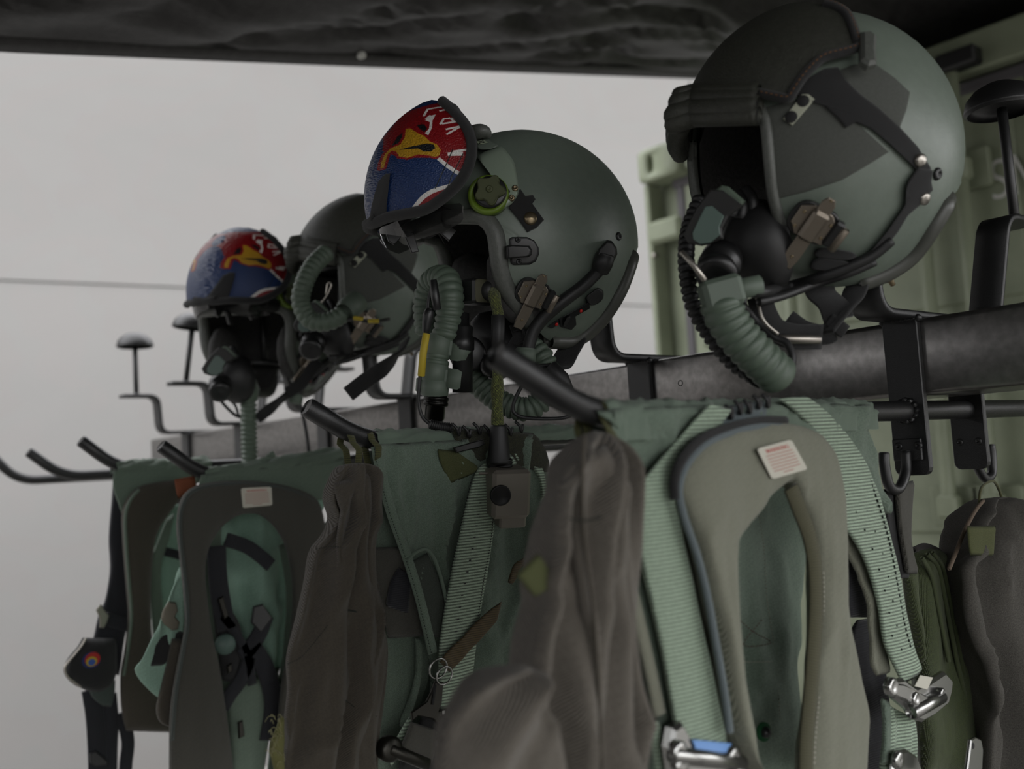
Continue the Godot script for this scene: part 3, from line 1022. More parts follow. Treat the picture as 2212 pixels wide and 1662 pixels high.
var eagle: Node3D
var eagle_body: Dictionary
func eagle_helmet() -> void:
	var c := on_x(1130, 531, -0.918)
	var E := body(c, 0.34, 0.2, 0.0, 0.150, 0.1435, 0.122)
	var t := thing("flight_helmet", "sage green flight helmet with red and blue eagle visor cover", "helmet", c, "flight helmets on the rack pegs")
	eagle = t
	eagle_body = E
	# shell edge: brow, side roll, under the ear, nape
	var front := hits(E, [905, 462, 960, 470, 1012, 468, 1045, 472, 1068, 500, 1076, 545, 1082, 590, 1098, 630, 1120, 660, 1146, 700])
	var low := hits(E, [1146, 700, 1190, 738, 1245, 734, 1296, 694, 1338, 630, 1366, 556])
	var cut := side_xy(E, curve(front, 3) + curve(low, 3))
	var outline := cut + [Vector2(-0.3, 0.0), Vector2(-0.3, 0.3), Vector2(0.3, 0.3), Vector2(0.3, cut[0].y)]
	var pole := side_xy(E, hits(E, [1190, 560]))[0] as Vector2
	var st := mb()
	shell(st, E, outline, pole)
	var sh := part("shell", st, M.shell, t, "satin sage green helmet shell")
	st = mb()
	shell(st, E, outline, pole, 0.94, 16, 64)
	part("liner", st, M.liner, t, "black foam liner")
	st = mb()
	var fr := curve(front.slice(1), 4)
	for side in [fr, mirror(E, fr)]:
		var rr := []
		for i in side.size(): rr.append(lerpf(0.0085, 0.0105, clampf(i / 14.0, 0, 1)))
		tube(st, side, rr, 14)
	# brow piece joining the two sides under the visor
	var brow := []
	for i in 13: brow.append(fr[0].lerp(mirror(E, fr)[0], i / 12.0) + E.f * 0.028 * sin(PI * i / 12.0) - E.u * 0.004)
	tube(st, brow, 0.012, 12)
	part("edge_roll", st, M.leather, t, "grey leather roll round the face opening")
	st = mb()
	var lw := curve(low.slice(1), 5)
	var nape := lw.duplicate()
	var mm := mirror(E, lw)
	mm.reverse()
	tube(st, nape + mm.slice(1), 0.0095, 14)
	part("nape_roll", st, M.neck, t, "dark rubber roll along the nape edge")
	# inside cheek pads
	for s in [1.0, -1.0]:
		st = mb()
		var rows := []
		for j in 7:
			var row := PackedVector3Array()
			for k in 12:
				var w := TAU * k / 12
				var r := sin(PI * (j + 0.02) / 6.04)
				row.append(e_world(E, Vector3(0.045 + 0.042 * r * cos(w), -0.045 + 0.055 * r * sin(w), s * (0.085 + 0.018 * cos(PI * j / 6.0)))))
			rows.append(row)
		grid(st, rows, true)
		part("ear_pad", st, M.liner, t)

	# visor cover: a soft printed dome held in front of the brow
	var V := body(at_d(1012, 428, 1.205), 0.36, 0.62, 0.0, 0.128, 0.124, 0.112)
	var back_px := z3([650, 68, 700, 110, 760, 170, 815, 240, 850, 320, 862, 400, 850, 490, 820, 570, 770, 650, 700, 720, 620, 785, 540, 835, 440, 862, 340, 880, 250, 900, 160, 940, 112, 945])
	var bk := hits(V, back_px)
	var bxy := side_xy(V, curve(bk, 3))
	var vo := bxy + [Vector2(0.4, bxy[-1].y), Vector2(0.4, 0.4), Vector2(bxy[0].x, 0.4)]
	var vp := side_xy(V, hits(V, z3([470, 470])))[0] as Vector2
	var box := Rect2(-0.13, -0.13, 0.26, 0.26)
	st = mb()
	shell(st, V, vo, vp, 1.0, 26, 96, box)
	var cover := part("visor_cover", st, eagle_print(V, box), t, "visor cover printed with an eagle head in red, yellow, white and blue")
	st = mb()
	shell(st, V, vo, vp, 0.985, 14, 64)
	part("cover_lining", st, M.liner, cover)
	st = mb()
	var bc := curve(bk, 4)
	var ends := bc.size()
	var band := []
	for i in ends: band.append(bc[i] + e_norm(V, bc[i]) * 0.001)
	for side in [band, mirror(V, band)]: tube(st, side, 0.0062, 10)
	part("cover_binding", st, M.cloth_black, cover, "black woven binding tape")
	st = mb()
	skin(st, V, z3([240, 585, 276, 580, 262, 700, 250, 800, 248, 925, 205, 935, 122, 945, 140, 820, 165, 720, 190, 640]), 0.0022, 0.96)
	part("cover_strap", st, M.cloth_black, cover, "black pull strap down the front of the cover")
	st = mb()
	# dark visor lens peeping out below the cover with its pull tab
	shell(st, {c = V.c - V.u * 0.004, f = V.f, u = V.u, l = V.l, a = V.a * 0.95, b = V.b * 0.95, w = V.w * 0.95}, side_xy(V, hits(V, [1000, 430, 1000, 470, 960, 492, 925, 508, 890, 506, 850, 498, 800, 490, 800, 470, 900, 440])), side_xy(V, hits(V, [930, 472]))[0], 1.0, 10, 48)
	part("visor_lens", st, M.lens_dark, t, "dark tinted visor edge")
	for g in [[940, 470, 985, 500, 968, 522, 955, 510, 935, 488], [868, 500, 892, 504, 903, 545, 888, 548, 876, 520], [828, 490, 870, 498, 862, 518, 850, 530, 838, 522]]:
		st = mb()
		var pl := []
		for p in px(g): pl.append(at_d(p.x, p.y, 1.165))
		var T := Transform3D(face_basis(lens.z + lens.x * 0.3, lens.y), pl[0])
		plate(st, T.origin, T.basis, local_poly(T, g), 0.006, 0.0008)
		part("visor_tab", st, M.plastic, t)
	# pull knob at the top of the cover
	st = mb()
	tube(st, curve([e_hit(V, 968, 232), e_hit(V, 985, 240) + V.u * 0.004, e_hit(V, 995, 256) + V.u * 0.002], 5), 0.0045, 10)
	part("cover_loop", st, M.cloth_black, cover)

	# visor track housing and knob on the side of the shell
	var pv := func(list: Array) -> Array:
		var out := []
		for i in list.size(): out.append(list[i] / 6.648 + (980.0 if i % 2 == 0 else 270.0))
		return out
	st = mb()
	skin(st, E, pv.call([280, 180, 470, 190, 560, 250, 640, 300, 560, 345, 420, 360, 330, 330]), 0.012, 0.86, 3)
	part("visor_track", st, M.shell, sh, "raised visor track on top of the shell")
	st = mb()
	skin(st, E, pv.call([310, 240, 425, 208, 495, 255, 370, 283]), 0.0135, 0.97)
	var lab := part("number_label", st, mat(Color(0.60, 0.64, 0.55), 0.6), sh)
	var Tn := spot(E, Vector2(1040, 306), Vector2(1050, 303), 0.0137)
	text_mesh("20", M.black, lab, Tn.origin, Basis(Tn.basis.y, -Tn.basis.x, Tn.basis.z), 0.006, 0.008)
	st = mb()
	tube(st, curve([e_hit(E, 1012, 292, 0.016), e_hit(E, 1030, 285, 0.022), e_hit(E, 1046, 284, 0.022), e_hit(E, 1056, 294, 0.014)], 5), [0.006, 0.0075, 0.0085, 0.009, 0.009, 0.009, 0.009, 0.0088, 0.0085, 0.008, 0.0075, 0.007, 0.0065, 0.006, 0.005, 0.004], 12)
	part("visor_latch", st, M.leather, sh)
	st = mb()
	skin(st, E, pv.call([345, 470, 430, 390, 560, 340, 690, 310, 790, 420, 870, 540, 905, 700, 930, 880, 925, 1000, 870, 1090, 800, 1160, 680, 1230, 560, 1275, 430, 1260, 330, 1200, 420, 1000, 520, 760, 480, 650]), 0.013, 0.86, 2)
	var hs := part("hinge_cover", st, M.pale, sh, "pale glossy visor hinge cover")
	st = mb()
	for p in [[880, 910], [832, 1050]]:
		var g: Array = pv.call(p)
		var o := e_hit(E, g[0], g[1], 0.013)
		screw(st, o, e_norm(E, o), 0.0038)
	part("hinge_screws", st, M.brass, hs).set_meta("kind", "stuff")
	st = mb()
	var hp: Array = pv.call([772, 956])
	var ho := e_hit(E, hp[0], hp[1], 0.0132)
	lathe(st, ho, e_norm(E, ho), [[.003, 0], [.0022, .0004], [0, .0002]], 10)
	part("painted_vent_hole", st, M.hole_shade, hs)  # dark disc on the cover, painted as the shade of a vent
	# lime ring and five-lobed knob
	var kp: Array = pv.call([530, 985])
	var ko := e_hit(E, kp[0], kp[1], 0.012)
	var kn := (e_norm(E, ko) + lens.z * 0.5).normalized()
	st = mb()
	lathe(st, ko + E.f * 0.003 - E.u * 0.001, kn, [[.0, -.008], [.0235, -.008], [.0235, .000], [.0225, .003], [.019, .004], [.018, .002], [0, .001]], 40)
	var ring := part("knob_ring", st, M.lime, sh, "lime green visor knob ring")
	st = mb()
	lathe(st, ko + kn * 0.004, kn, [[.0188, -.004], [.0188, .002], [.0165, .0035], [.0, .0035]], 36)
	part("knob_base", st, M.plastic, ring)
	st = mb()
	var star := PackedVector2Array()
	for i in 60:
		var w := TAU * i / 60
		star.append(Vector2(cos(w), sin(w)) * (0.0158 + 0.0026 * cos(5 * w + 0.6)))
	plate(st, ko + kn * 0.008, face_basis(kn, lens.y), star, 0.006, 0.0012)
	part("star_knob", st, M.olive, ring, "olive five-lobed knob")
	st = mb()
	screw(st, ko + kn * 0.0142, kn, 0.0042)
	part("knob_screw", st, M.olive, ring)
	# strap with snap below the hinge
	st = mb()
	skin(st, E, pv.call([790, 1190, 900, 960, 960, 920, 1030, 1020, 1140, 1005, 1175, 1070, 1130, 1130, 1210, 1240, 1298, 1365, 1190, 1480, 1060, 1540, 1020, 1480, 900, 1320]), 0.0045, 0.95)
	var sp := part("snap_strap", st, M.cloth_black, sh, "short black strap with snap fastener")
	st = mb()
	var so := e_hit(E, 1146, 472, 0.0045)
	lathe(st, so, e_norm(E, so), [[.0078, -.001], [.0076, .0012], [.0055, .0026], [0, .0032]], 24)
	part("snap", st, M.brass, sp)

	# socket on the side of the shell
	var ps := func(list: Array) -> Array:
		var out := []
		for i in list.size(): out.append(list[i] / 5.731 + (1060.0 if i % 2 == 0 else 490.0))
		return out
	st = mb()
	skin(st, E, ps.call([230, 150, 260, 128, 450, 128, 540, 170, 595, 260, 600, 340, 560, 430, 480, 470, 280, 475, 245, 450, 235, 300]), 0.004, 0.95)
	var soc := part("mount_socket", st, M.plastic, sh, "black mounting socket")
	st = mb()
	skin(st, E, ps.call([185, 240, 230, 225, 480, 235, 515, 290, 505, 350, 470, 375, 330, 385, 185, 398]), 0.017, 0.85)
	part("socket_hood", st, M.plastic, soc)
	st = mb()
	for p in [[338, 160], [350, 435]]:
		var g: Array = ps.call(p)
		var o := e_hit(E, g[0], g[1], 0.004)
		screw(st, o, e_norm(E, o), 0.0034)
	part("socket_screws", st, M.plastic, soc).set_meta("kind", "stuff")
	bayonet(t, E, Vector2(1150, 632), Vector2(1170, 590), 0.80, 0.003)
	# shell screw
	st = mb()
	var s1 := e_hit(E, 1336, 511)
	screw(st, s1, e_norm(E, s1), 0.0052)
	part("shell_screw", st, M.plastic, sh)
	# communication cord: elbow boot, clip and cord down to the mask
	st = mb()
	skin(st, E, ps.call([1315, 350, 1340, 270, 1440, 165, 1500, 175, 1560, 260, 1570, 340, 1530, 420, 1420, 410, 1350, 400]), 0.016, 0.8)
	tube(st, [e_hit(E, 1308, 552, 0.014), e_hit(E, 1302, 570, 0.012), e_hit(E, 1296, 586, 0.010)], [0.0115, 0.012, 0.0105], 14)
	var boot := part("cord_boot", st, M.rubber, t)
	st = mb()
	var cd := curve([e_hit(E, 1298, 580, 0.010), e_hit(E, 1262, 616, 0.010), e_hit(E, 1215, 652, 0.011), e_hit(E, 1172, 690, 0.012), at_d(1150, 722, 1.150), at_d(1140, 760, 1.15), at_d(1138, 770, 1.15)], 7)
	tube(st, cd, 0.0074, 14)
	part("cord", st, M.rubber, boot)
	st = mb()
	tube(st, [at_d(1136, 756, 1.15), at_d(1134, 780, 1.15)], 0.0125, 18)
	part("cord_collar", st, M.clamp, boot)
	# rear tab and comb buckle of the nape strap
	st = mb()
	skin(st, E, ps.call([1170, 880, 1260, 800, 1330, 755, 1395, 800, 1390, 890, 1330, 950, 1240, 975]), 0.009, 0.85, 2)
	part("nape_tab", st, M.rubber, t)
	st = mb()
	skin(st, E, ps.call([840, 1140, 1060, 1020, 1225, 925, 1230, 1010, 1080, 1080, 1050, 1110, 1060, 1220, 1000, 1280, 860, 1240]), 0.006, 0.96)
	skin(st, E, ps.call([700, 1240, 840, 1140, 850, 1210, 760, 1260]), 0.006, 0.96)
	var comb := part("strap_buckle", st, mat(Color(0.14, 0.145, 0.15), 0.3, 0.6), t, "dark metal comb buckle with red dots")
	st = mb()
	for p in [[1118, 1042], [816, 1209]]:
		var g: Array = ps.call(p)
		var o := e_hit(E, g[0], g[1], 0.0065)
		lathe(st, o, e_norm(E, o), [[.0022, 0], [.002, .0008], [0, .001]], 10)
	part("red_dots", st, M.red, comb).set_meta("kind", "stuff")
	st = mb()
	skin(st, E, ps.call([890, 1230, 940, 1120, 985, 1105, 985, 1150, 930, 1240]), 0.0095, 0.8, 2)
	skin(st, E, ps.call([580, 1110, 600, 1070, 680, 1062, 690, 1110, 640, 1160, 590, 1150]), 0.008, 0.85, 2)
	part("buckle_tab", st, M.rubber, comb)

func eagle_print(V: Dictionary, box: Rect2) -> StandardMaterial3D:
	var n := 768
	var img := Image.create(n, n, false, Image.FORMAT_RGB8)
	img.fill(Color(0.02, 0.15, 0.33))
	var to := func(list: Array) -> Array:
		var out := []
		for q in side_xy(V, hits(V, z3(list))):
			out.append(Vector2((q.x - box.position.x) / box.size.x, (q.y - box.position.y) / box.size.y) * n)
		return out
	var red := Color(0.47, 0.025, 0.055)
	var white := Color(0.80, 0.79, 0.77)
	var dark := Color(0.05, 0.05, 0.055)
	var k := n / 0.26 / 1000.0 # image pixels for a millimetre
	fill_poly(img, PackedVector2Array(to.call([300, 60, 700, 60, 930, 250, 930, 400, 900, 480, 812, 600, 640, 478, 560, 470, 340, 475, 270, 435, 220, 420, 180, 330, 300, 160])), red)
	stroke(img, to.call([628, 478, 690, 530, 760, 575, 830, 605]), 4.2 * k, white)
	stroke(img, to.call([735, 424, 790, 416, 860, 408]), 2.6 * k, white)
	stroke(img, to.call([700, 443, 792, 440]), 4.6 * k, white)
	fill_poly(img, PackedVector2Array(curve(to.call([425, 870, 470, 775, 550, 706, 660, 668, 780, 645, 800, 700, 600, 860]), 4, true)), white)
	fill_poly(img, PackedVector2Array(curve(to.call([462, 862, 500, 790, 570, 732, 670, 694, 770, 668, 800, 720, 640, 870]), 4, true)), red)
	fill_poly(img, PackedVector2Array(to.call([285, 390, 330, 315, 378, 282, 372, 345, 350, 372])), dark)
	var beak: Array = to.call([388, 262, 422, 256, 470, 290, 520, 310, 560, 350, 612, 372, 640, 412, 632, 450, 600, 464, 540, 450, 480, 445, 400, 470, 340, 460, 320, 424, 290, 418, 262, 440, 246, 490, 232, 540, 206, 548, 214, 500, 240, 440, 280, 402, 350, 372, 382, 320])
	stroke(img, beak + [beak[0]], 4.5 * k, Color(0.50, 0.03, 0.05))
	fill_poly(img, PackedVector2Array(beak), Color(0.66, 0.50, 0.09))
	fill_poly(img, PackedVector2Array(to.call([340, 412, 430, 388, 540, 366, 590, 374, 600, 400, 570, 424, 520, 424, 480, 402, 400, 408])), dark)
	fill_poly(img, PackedVector2Array(to.call([606, 156, 560, 168, 528, 200, 562, 212, 556, 258, 526, 292, 550, 308, 578, 252, 582, 200])), white)
	fill_poly(img, PackedVector2Array(to.call([468, 232, 522, 228, 542, 260, 520, 284, 480, 252])), dark)
	for s in [[518, 168, 546, 120, 656, 102], [634, 132, 678, 122], [638, 226, 662, 188, 736, 184], [654, 224, 756, 208], [700, 182, 745, 210], [680, 264, 788, 240, 684, 300], [535, 190, 565, 165]]:
		stroke(img, to.call(s), 2.2 * k, white)
	for s in [[725, 412, 640, 600, 600, 690], [800, 440, 720, 600, 690, 680]]:
		stroke(img, to.call(s), 1.0 * k, Color(0.06, 0.08, 0.06))
	var m := mat(Color.WHITE, 0.45)
	m.albedo_texture = ImageTexture.create_from_image(img)
	m.normal_enabled = true
	m.normal_texture = normal_tex(0.25, 1.5, 512, 2, 31)
	return m

func pts_d(list: Array) -> Array:
	# [px, py, depth, ...]
	var out := []
	for i in range(0, list.size(), 3): out.append(at_d(list[i], list[i + 1], list[i + 2]))
	return out

# two tubes held side by side in one moulded clamp; a, b pixel middles of its ends
func twin_clamp(st: SurfaceTool, a: Vector2, b: Vector2, d: float, r0: float, r1: float, gap: Vector3) -> void:
	var p := at_d(a.x, a.y, d)
	var q := at_d(b.x, b.y, d)
	tube(st, [p, q], r0, 22)
	if r1 > 0:
		tube(st, [p + gap, q + gap], r1, 22)
		var m := (p + q) / 2 + gap / 2
		rbox(st, m, Vector3(gap.length(), (q - p).length() * 0.98, minf(r0, r1) * 1.2), 0.002, Basis(gap.normalized(), (p - q).normalized(), gap.normalized().cross((p - q).normalized())))

func eagle_mask_gear() -> void:
	var d := 1.15
	var t := thing("mask_hose", "ribbed green breathing hose with clamped connectors below the eagle-print helmet", "hose", at_d(965, 800, d))
	var st := mb()
	hose(st, pts_d([926, 720, 1.20, 921, 660, 1.20, 934, 612, 1.19, 962, 604, 1.165, 972, 640, d, 970, 690, d, 962, 730, d]), 0.0168, 0.0085, 0.14, 22)
	part("hose", st, M.hose, t)
	st = mb()
	twin_clamp(st, Vector2(952, 728), Vector2(946, 766), d, 0.0150, 0.0135, lens.x * 0.0255 - lens.y * 0.006)
	part("clamp", st, M.clamp, t)
	st = mb()
	hose(st, pts_d([946, 762, d, 944, 776, d, 942, 790, d]), 0.0150, 0.0075, 0.16, 20)
	part("hose", st, M.hose, t)
	st = mb()
	twin_clamp(st, Vector2(941, 788), Vector2(936, 822), d, 0.0155, 0.0135, lens.x * 0.0255 - lens.y * 0.008)
	part("clamp", st, M.clamp, t)
	st = mb()
	twin_clamp(st, Vector2(940, 826), Vector2(938, 852), d, 0.0165, 0.006, -lens.x * 0.016 + lens.y * 0.004)
	part("clamp", st, M.clamp, t)
	# black connector ends
	st = mb()
	var g := lens.x * 0.0255 - lens.y * 0.006
	lathe(st, at_d(952, 726, d) + g, lens.y, [[.0, -.06], [.0120, -.06], [.0120, -.012], [.0138, -.010], [.0138, .004], [.0118, .006], [.0122, .016], [.0105, .018], [.0078, .019], [.0078, .032], [.006, .033], [0, .033]], 24)
	part("connector", st, M.plastic, t)
	st = mb()
	var k := at_d(943, 856, d)
	var dn := (at_d(938, 910, d) - k).normalized()
	lathe(st, k, dn, [[0, -.006], [.013, -.004], [.013, 0], [.0145, .0008], [.0148, .002], [.0148, .005], [.0138, .006], [.0148, .007], [.0148, .0105], [.0135, .0115], [.0118, .012], [.0118, .026], [.0108, .027], [.0108, .029], [0, .029]], 36)
	part("knurled_connector", st, mat(Color(0.09, 0.088, 0.08), 0.3, 0.8), t)
	# thin lead with yellow marker sleeve
	st = mb()
	tube(st, curve(pts_d([940, 606, 1.13, 928, 640, 1.13, 921, 700, 1.13, 914, 760, 1.13, 906, 825, 1.13, 904, 868, 1.13, 912, 900, 1.13, 930, 918, 1.13]), 6), 0.0022, 8)
	part("lead", st, M.rubber, t)
	st = mb()
	tube(st, pts_d([936, 606, 1.125, 940, 640, 1.125, 944, 668, 1.125]), [0.0042, 0.0052, 0.0048], 14)
	tube(st, curve(pts_d([929, 668, 1.128, 924, 690, 1.128, 920, 718, 1.128]), 4), [0.0046, 0.0058, 0.0062, 0.0064, 0.0062, 0.0058, 0.0052, 0.0046, 0.004], 14)
	part("lead_plug", st, M.plastic, t)
	st = mb()
	tube(st, pts_d([921, 722, 1.128, 914, 764, 1.128, 910, 812, 1.128]), 0.0043, 12)
	part("marker_sleeve", st, M.gold, t, "yellow printed marker sleeve")
	st = mb()
	hose(st, pts_d([928, 917, 1.13, 950, 922, 1.13, 976, 925, 1.13]), 0.0062, 0.0022, 0.2, 14)
	part("strain_relief", st, M.rubber, t)

	# the mask hanging under the helmet, mostly black rubber
	var m := thing("oxygen_mask", "black rubber oxygen mask hanging under the eagle-print helmet", "mask", at_d(1090, 735, 1.2))
	st = mb()
	var rows := []
	for j in 13:
		var row := PackedVector3Array()
		var s := float(j) / 12
		for i in 20:
			var w := TAU * i / 20
			var r := sin(PI * clampf(s, 0.01, 0.99)) * (0.040 + 0.006 * sin(3 * w + 1.0))
			row.append(at_d(1088, 742, 1.205) + lens.x * r * cos(w) * 1.12 + lens.y * r * sin(w) * 1.0 - lens.z * (0.035 - 0.07 * s))
		rows.append(row)
	grid(st, rows, true)
	part("facepiece", st, M.rubber, m)
	st = mb()
	lathe(st, at_d(1060, 790, 1.17), lens.z * 0.8 - lens.x * 0.3, [[0, -.02], [.012, -.02], [.014, 0], [.012, .004], [.008, .006], [0, .007]], 20)
	lathe(st, at_d(1010, 765, 1.175), lens.z, [[0, -.01], [.022, -.008], [.022, 0], [.018, .002], [0, .003]], 24)
	part("valve_cap", st, M.plastic, m)
	st = mb()
	hose(st, pts_d([1000, 790, 1.21, 1035, 832, 1.2, 1085, 870, 1.19, 1135, 884, 1.18, 1172, 862, 1.18, 1186, 820, 1.18, 1172, 775, 1.18, 1140, 745, 1.19]), 0.0150, 0.0072, 0.24, 20)
	part("hose", st, M.hose, m, "green ribbed hose")
	st = mb()
	tube(st, curve(pts_d([1190, 788, 1.16, 1150, 800, 1.15, 1110, 870, 1.15, 1118, 898, 1.15, 1170, 905, 1.15, 1228, 900, 1.15, 1244, 872, 1.15, 1236, 850, 1.15]), 6), 0.0023, 8)
	tube(st, pts_d([1188, 792, 1.155, 1212, 820, 1.155, 1232, 850, 1.155]), [0.009, 0.0105, 0.006], 14)
	part("lead", st, M.rubber, m)
	# chin strap loops
	st = mb()
	strap(st, curve(pts_d([1246, 728, 1.22, 1226, 762, 1.21, 1206, 796, 1.2, 1180, 806, 1.19, 1156, 790, 1.19]), 6), [lens.x * 0.8 + lens.y * 0.5], 0.030, 0.004)
	part("chin_strap", st, M.cloth_black, m)
	st = mb()
	strap(st, curve(pts_d([1118, 700, 1.17, 1125, 730, 1.165, 1110, 760, 1.165, 1112, 790, 1.17]), 6), [lens.x], 0.020, 0.003)
	tube(st, curve(pts_d([1108, 715, 1.16, 1128, 712, 1.16, 1130, 735, 1.16, 1112, 745, 1.16]), 4), 0.0016, 6)
	part("mask_strap", st, M.cloth_black, m)

func display_cable() -> void:
	var d := 1.135
	var t := thing("display_cable", "olive braided helmet cable ending in a grey metal connector block", "cable", at_d(1080, 900, d))
	var st := mb()
	var bx := face_basis(lens.z + lens.x * 0.75, lens.y)
	var bc := at_d(1034, 632, 1.165)
	rbox(st, bc, Vector3(0.040, 0.029, 0.036), 0.003, bx)
	part("connector_box", st, M.plastic, t)
	st = mb()
	plate(st, bc + bx.z * 0.018, bx, rounded(0.036, 0.027, 0.004), 0.002, 0.0005)
	part("flange", st, mat(Color(0.26, 0.255, 0.19), 0.5), t)
	st = mb()
	lathe(st, bc + bx.z * 0.019 + bx.x * 0.002, bx.z, [[0.0125, 0], [0.0125, .006], [0.010, .010], [0.007, .011]], 22)
	part("cable_boot", st, M.rubber, t)
	st = mb()
	var path := [bc + bx.z * 0.026 + bx.x * 0.003] + pts_d([1070, 652, d - .005, 1076, 680, d, 1076, 720, d, 1075, 800, d, 1074, 870, d, 1075, 924, d])
	var c := even(curve(path, 10), 80)
	var rows := []
	var uvs := []
	var fr := frames(c)
	for i in c.size():
		var row := PackedVector3Array()
		var uv := []
		var r := 0.0069 + 0.0006 * sin(i * 0.35)
		for k in 19:
			var w := TAU * k / 18
			row.append(c[i] + (fr[i][1] * cos(w) + fr[i][2] * sin(w)) * r)
			uv.append(Vector2(w * 0.007, i * 0.0021))
		rows.append(row); uvs.append(uv)
	grid(st, rows, false, uvs, true)
	part("braided_sleeve", st, M.braid, t, "olive braided cable sleeve")
	st = mb()
	tube(st, pts_d([1076, 682, d, 1076, 720, d, 1075, 756, d]), [0.0078, 0.0079, 0.0078], 20)
	part("heat_shrink", st, M.rubber, t)
	st = mb()
	var a := at_d(1077, 922, d)
	var dn := (at_d(1078, 1000, d) - a).normalized()
	lathe(st, a, dn, [[0, -.002], [.0085, -.002], [.0092, 0], [.0135, .040], [.0135, .043], [0, .043]], 26)
	part("strain_relief", st, M.rubber, t)
	# connector block
	st = mb()
	var bb := face_basis(lens.z + lens.x * 0.35 - lens.y * 0.1, lens.y)
	var p := at_d(1094, 1062, d)
	rbox(st, p, Vector3(0.046, 0.056, 0.040), 0.004, bb)
	rbox(st, p - bb.y * 0.032 + bb.x * 0.004, Vector3(0.032, 0.016, 0.030), 0.002, bb)
	rbox(st, p - bb.y * 0.024 + bb.x * 0.002, Vector3(0.040, 0.006, 0.034), 0.002, bb)
	rbox(st, p + bb.y * 0.022 - bb.x * 0.026, Vector3(0.016, 0.0022, 0.002), 0.0005, bb)
	var blk := part("connector_block", st, mat(Color(0.50, 0.475, 0.44), 0.42, 0.45), t, "grey metal connector block")
	st = mb()
	lathe(st, p - bb.x * 0.014 + bb.z * 0.020, bb.z - bb.x * 0.2, [[0, -.004], [.012, -.004], [.012, .001], [.0105, .0025], [.0095, .0018], [0, .0018]], 28)
	part("release_button", st, mat(Color(0.10, 0.10, 0.10), 0.4, 0.5), blk)
	st = mb()
	tube(st, [at_d(1064, 992, d), at_d(1064, 1008, d)], 0.0075, 18)
	hose(st, [at_d(1090, 992, d), at_d(1091, 1010, d)], 0.0095, 0.0026, 0.15, 18)
	part("cable_gland", st, M.plastic, t)

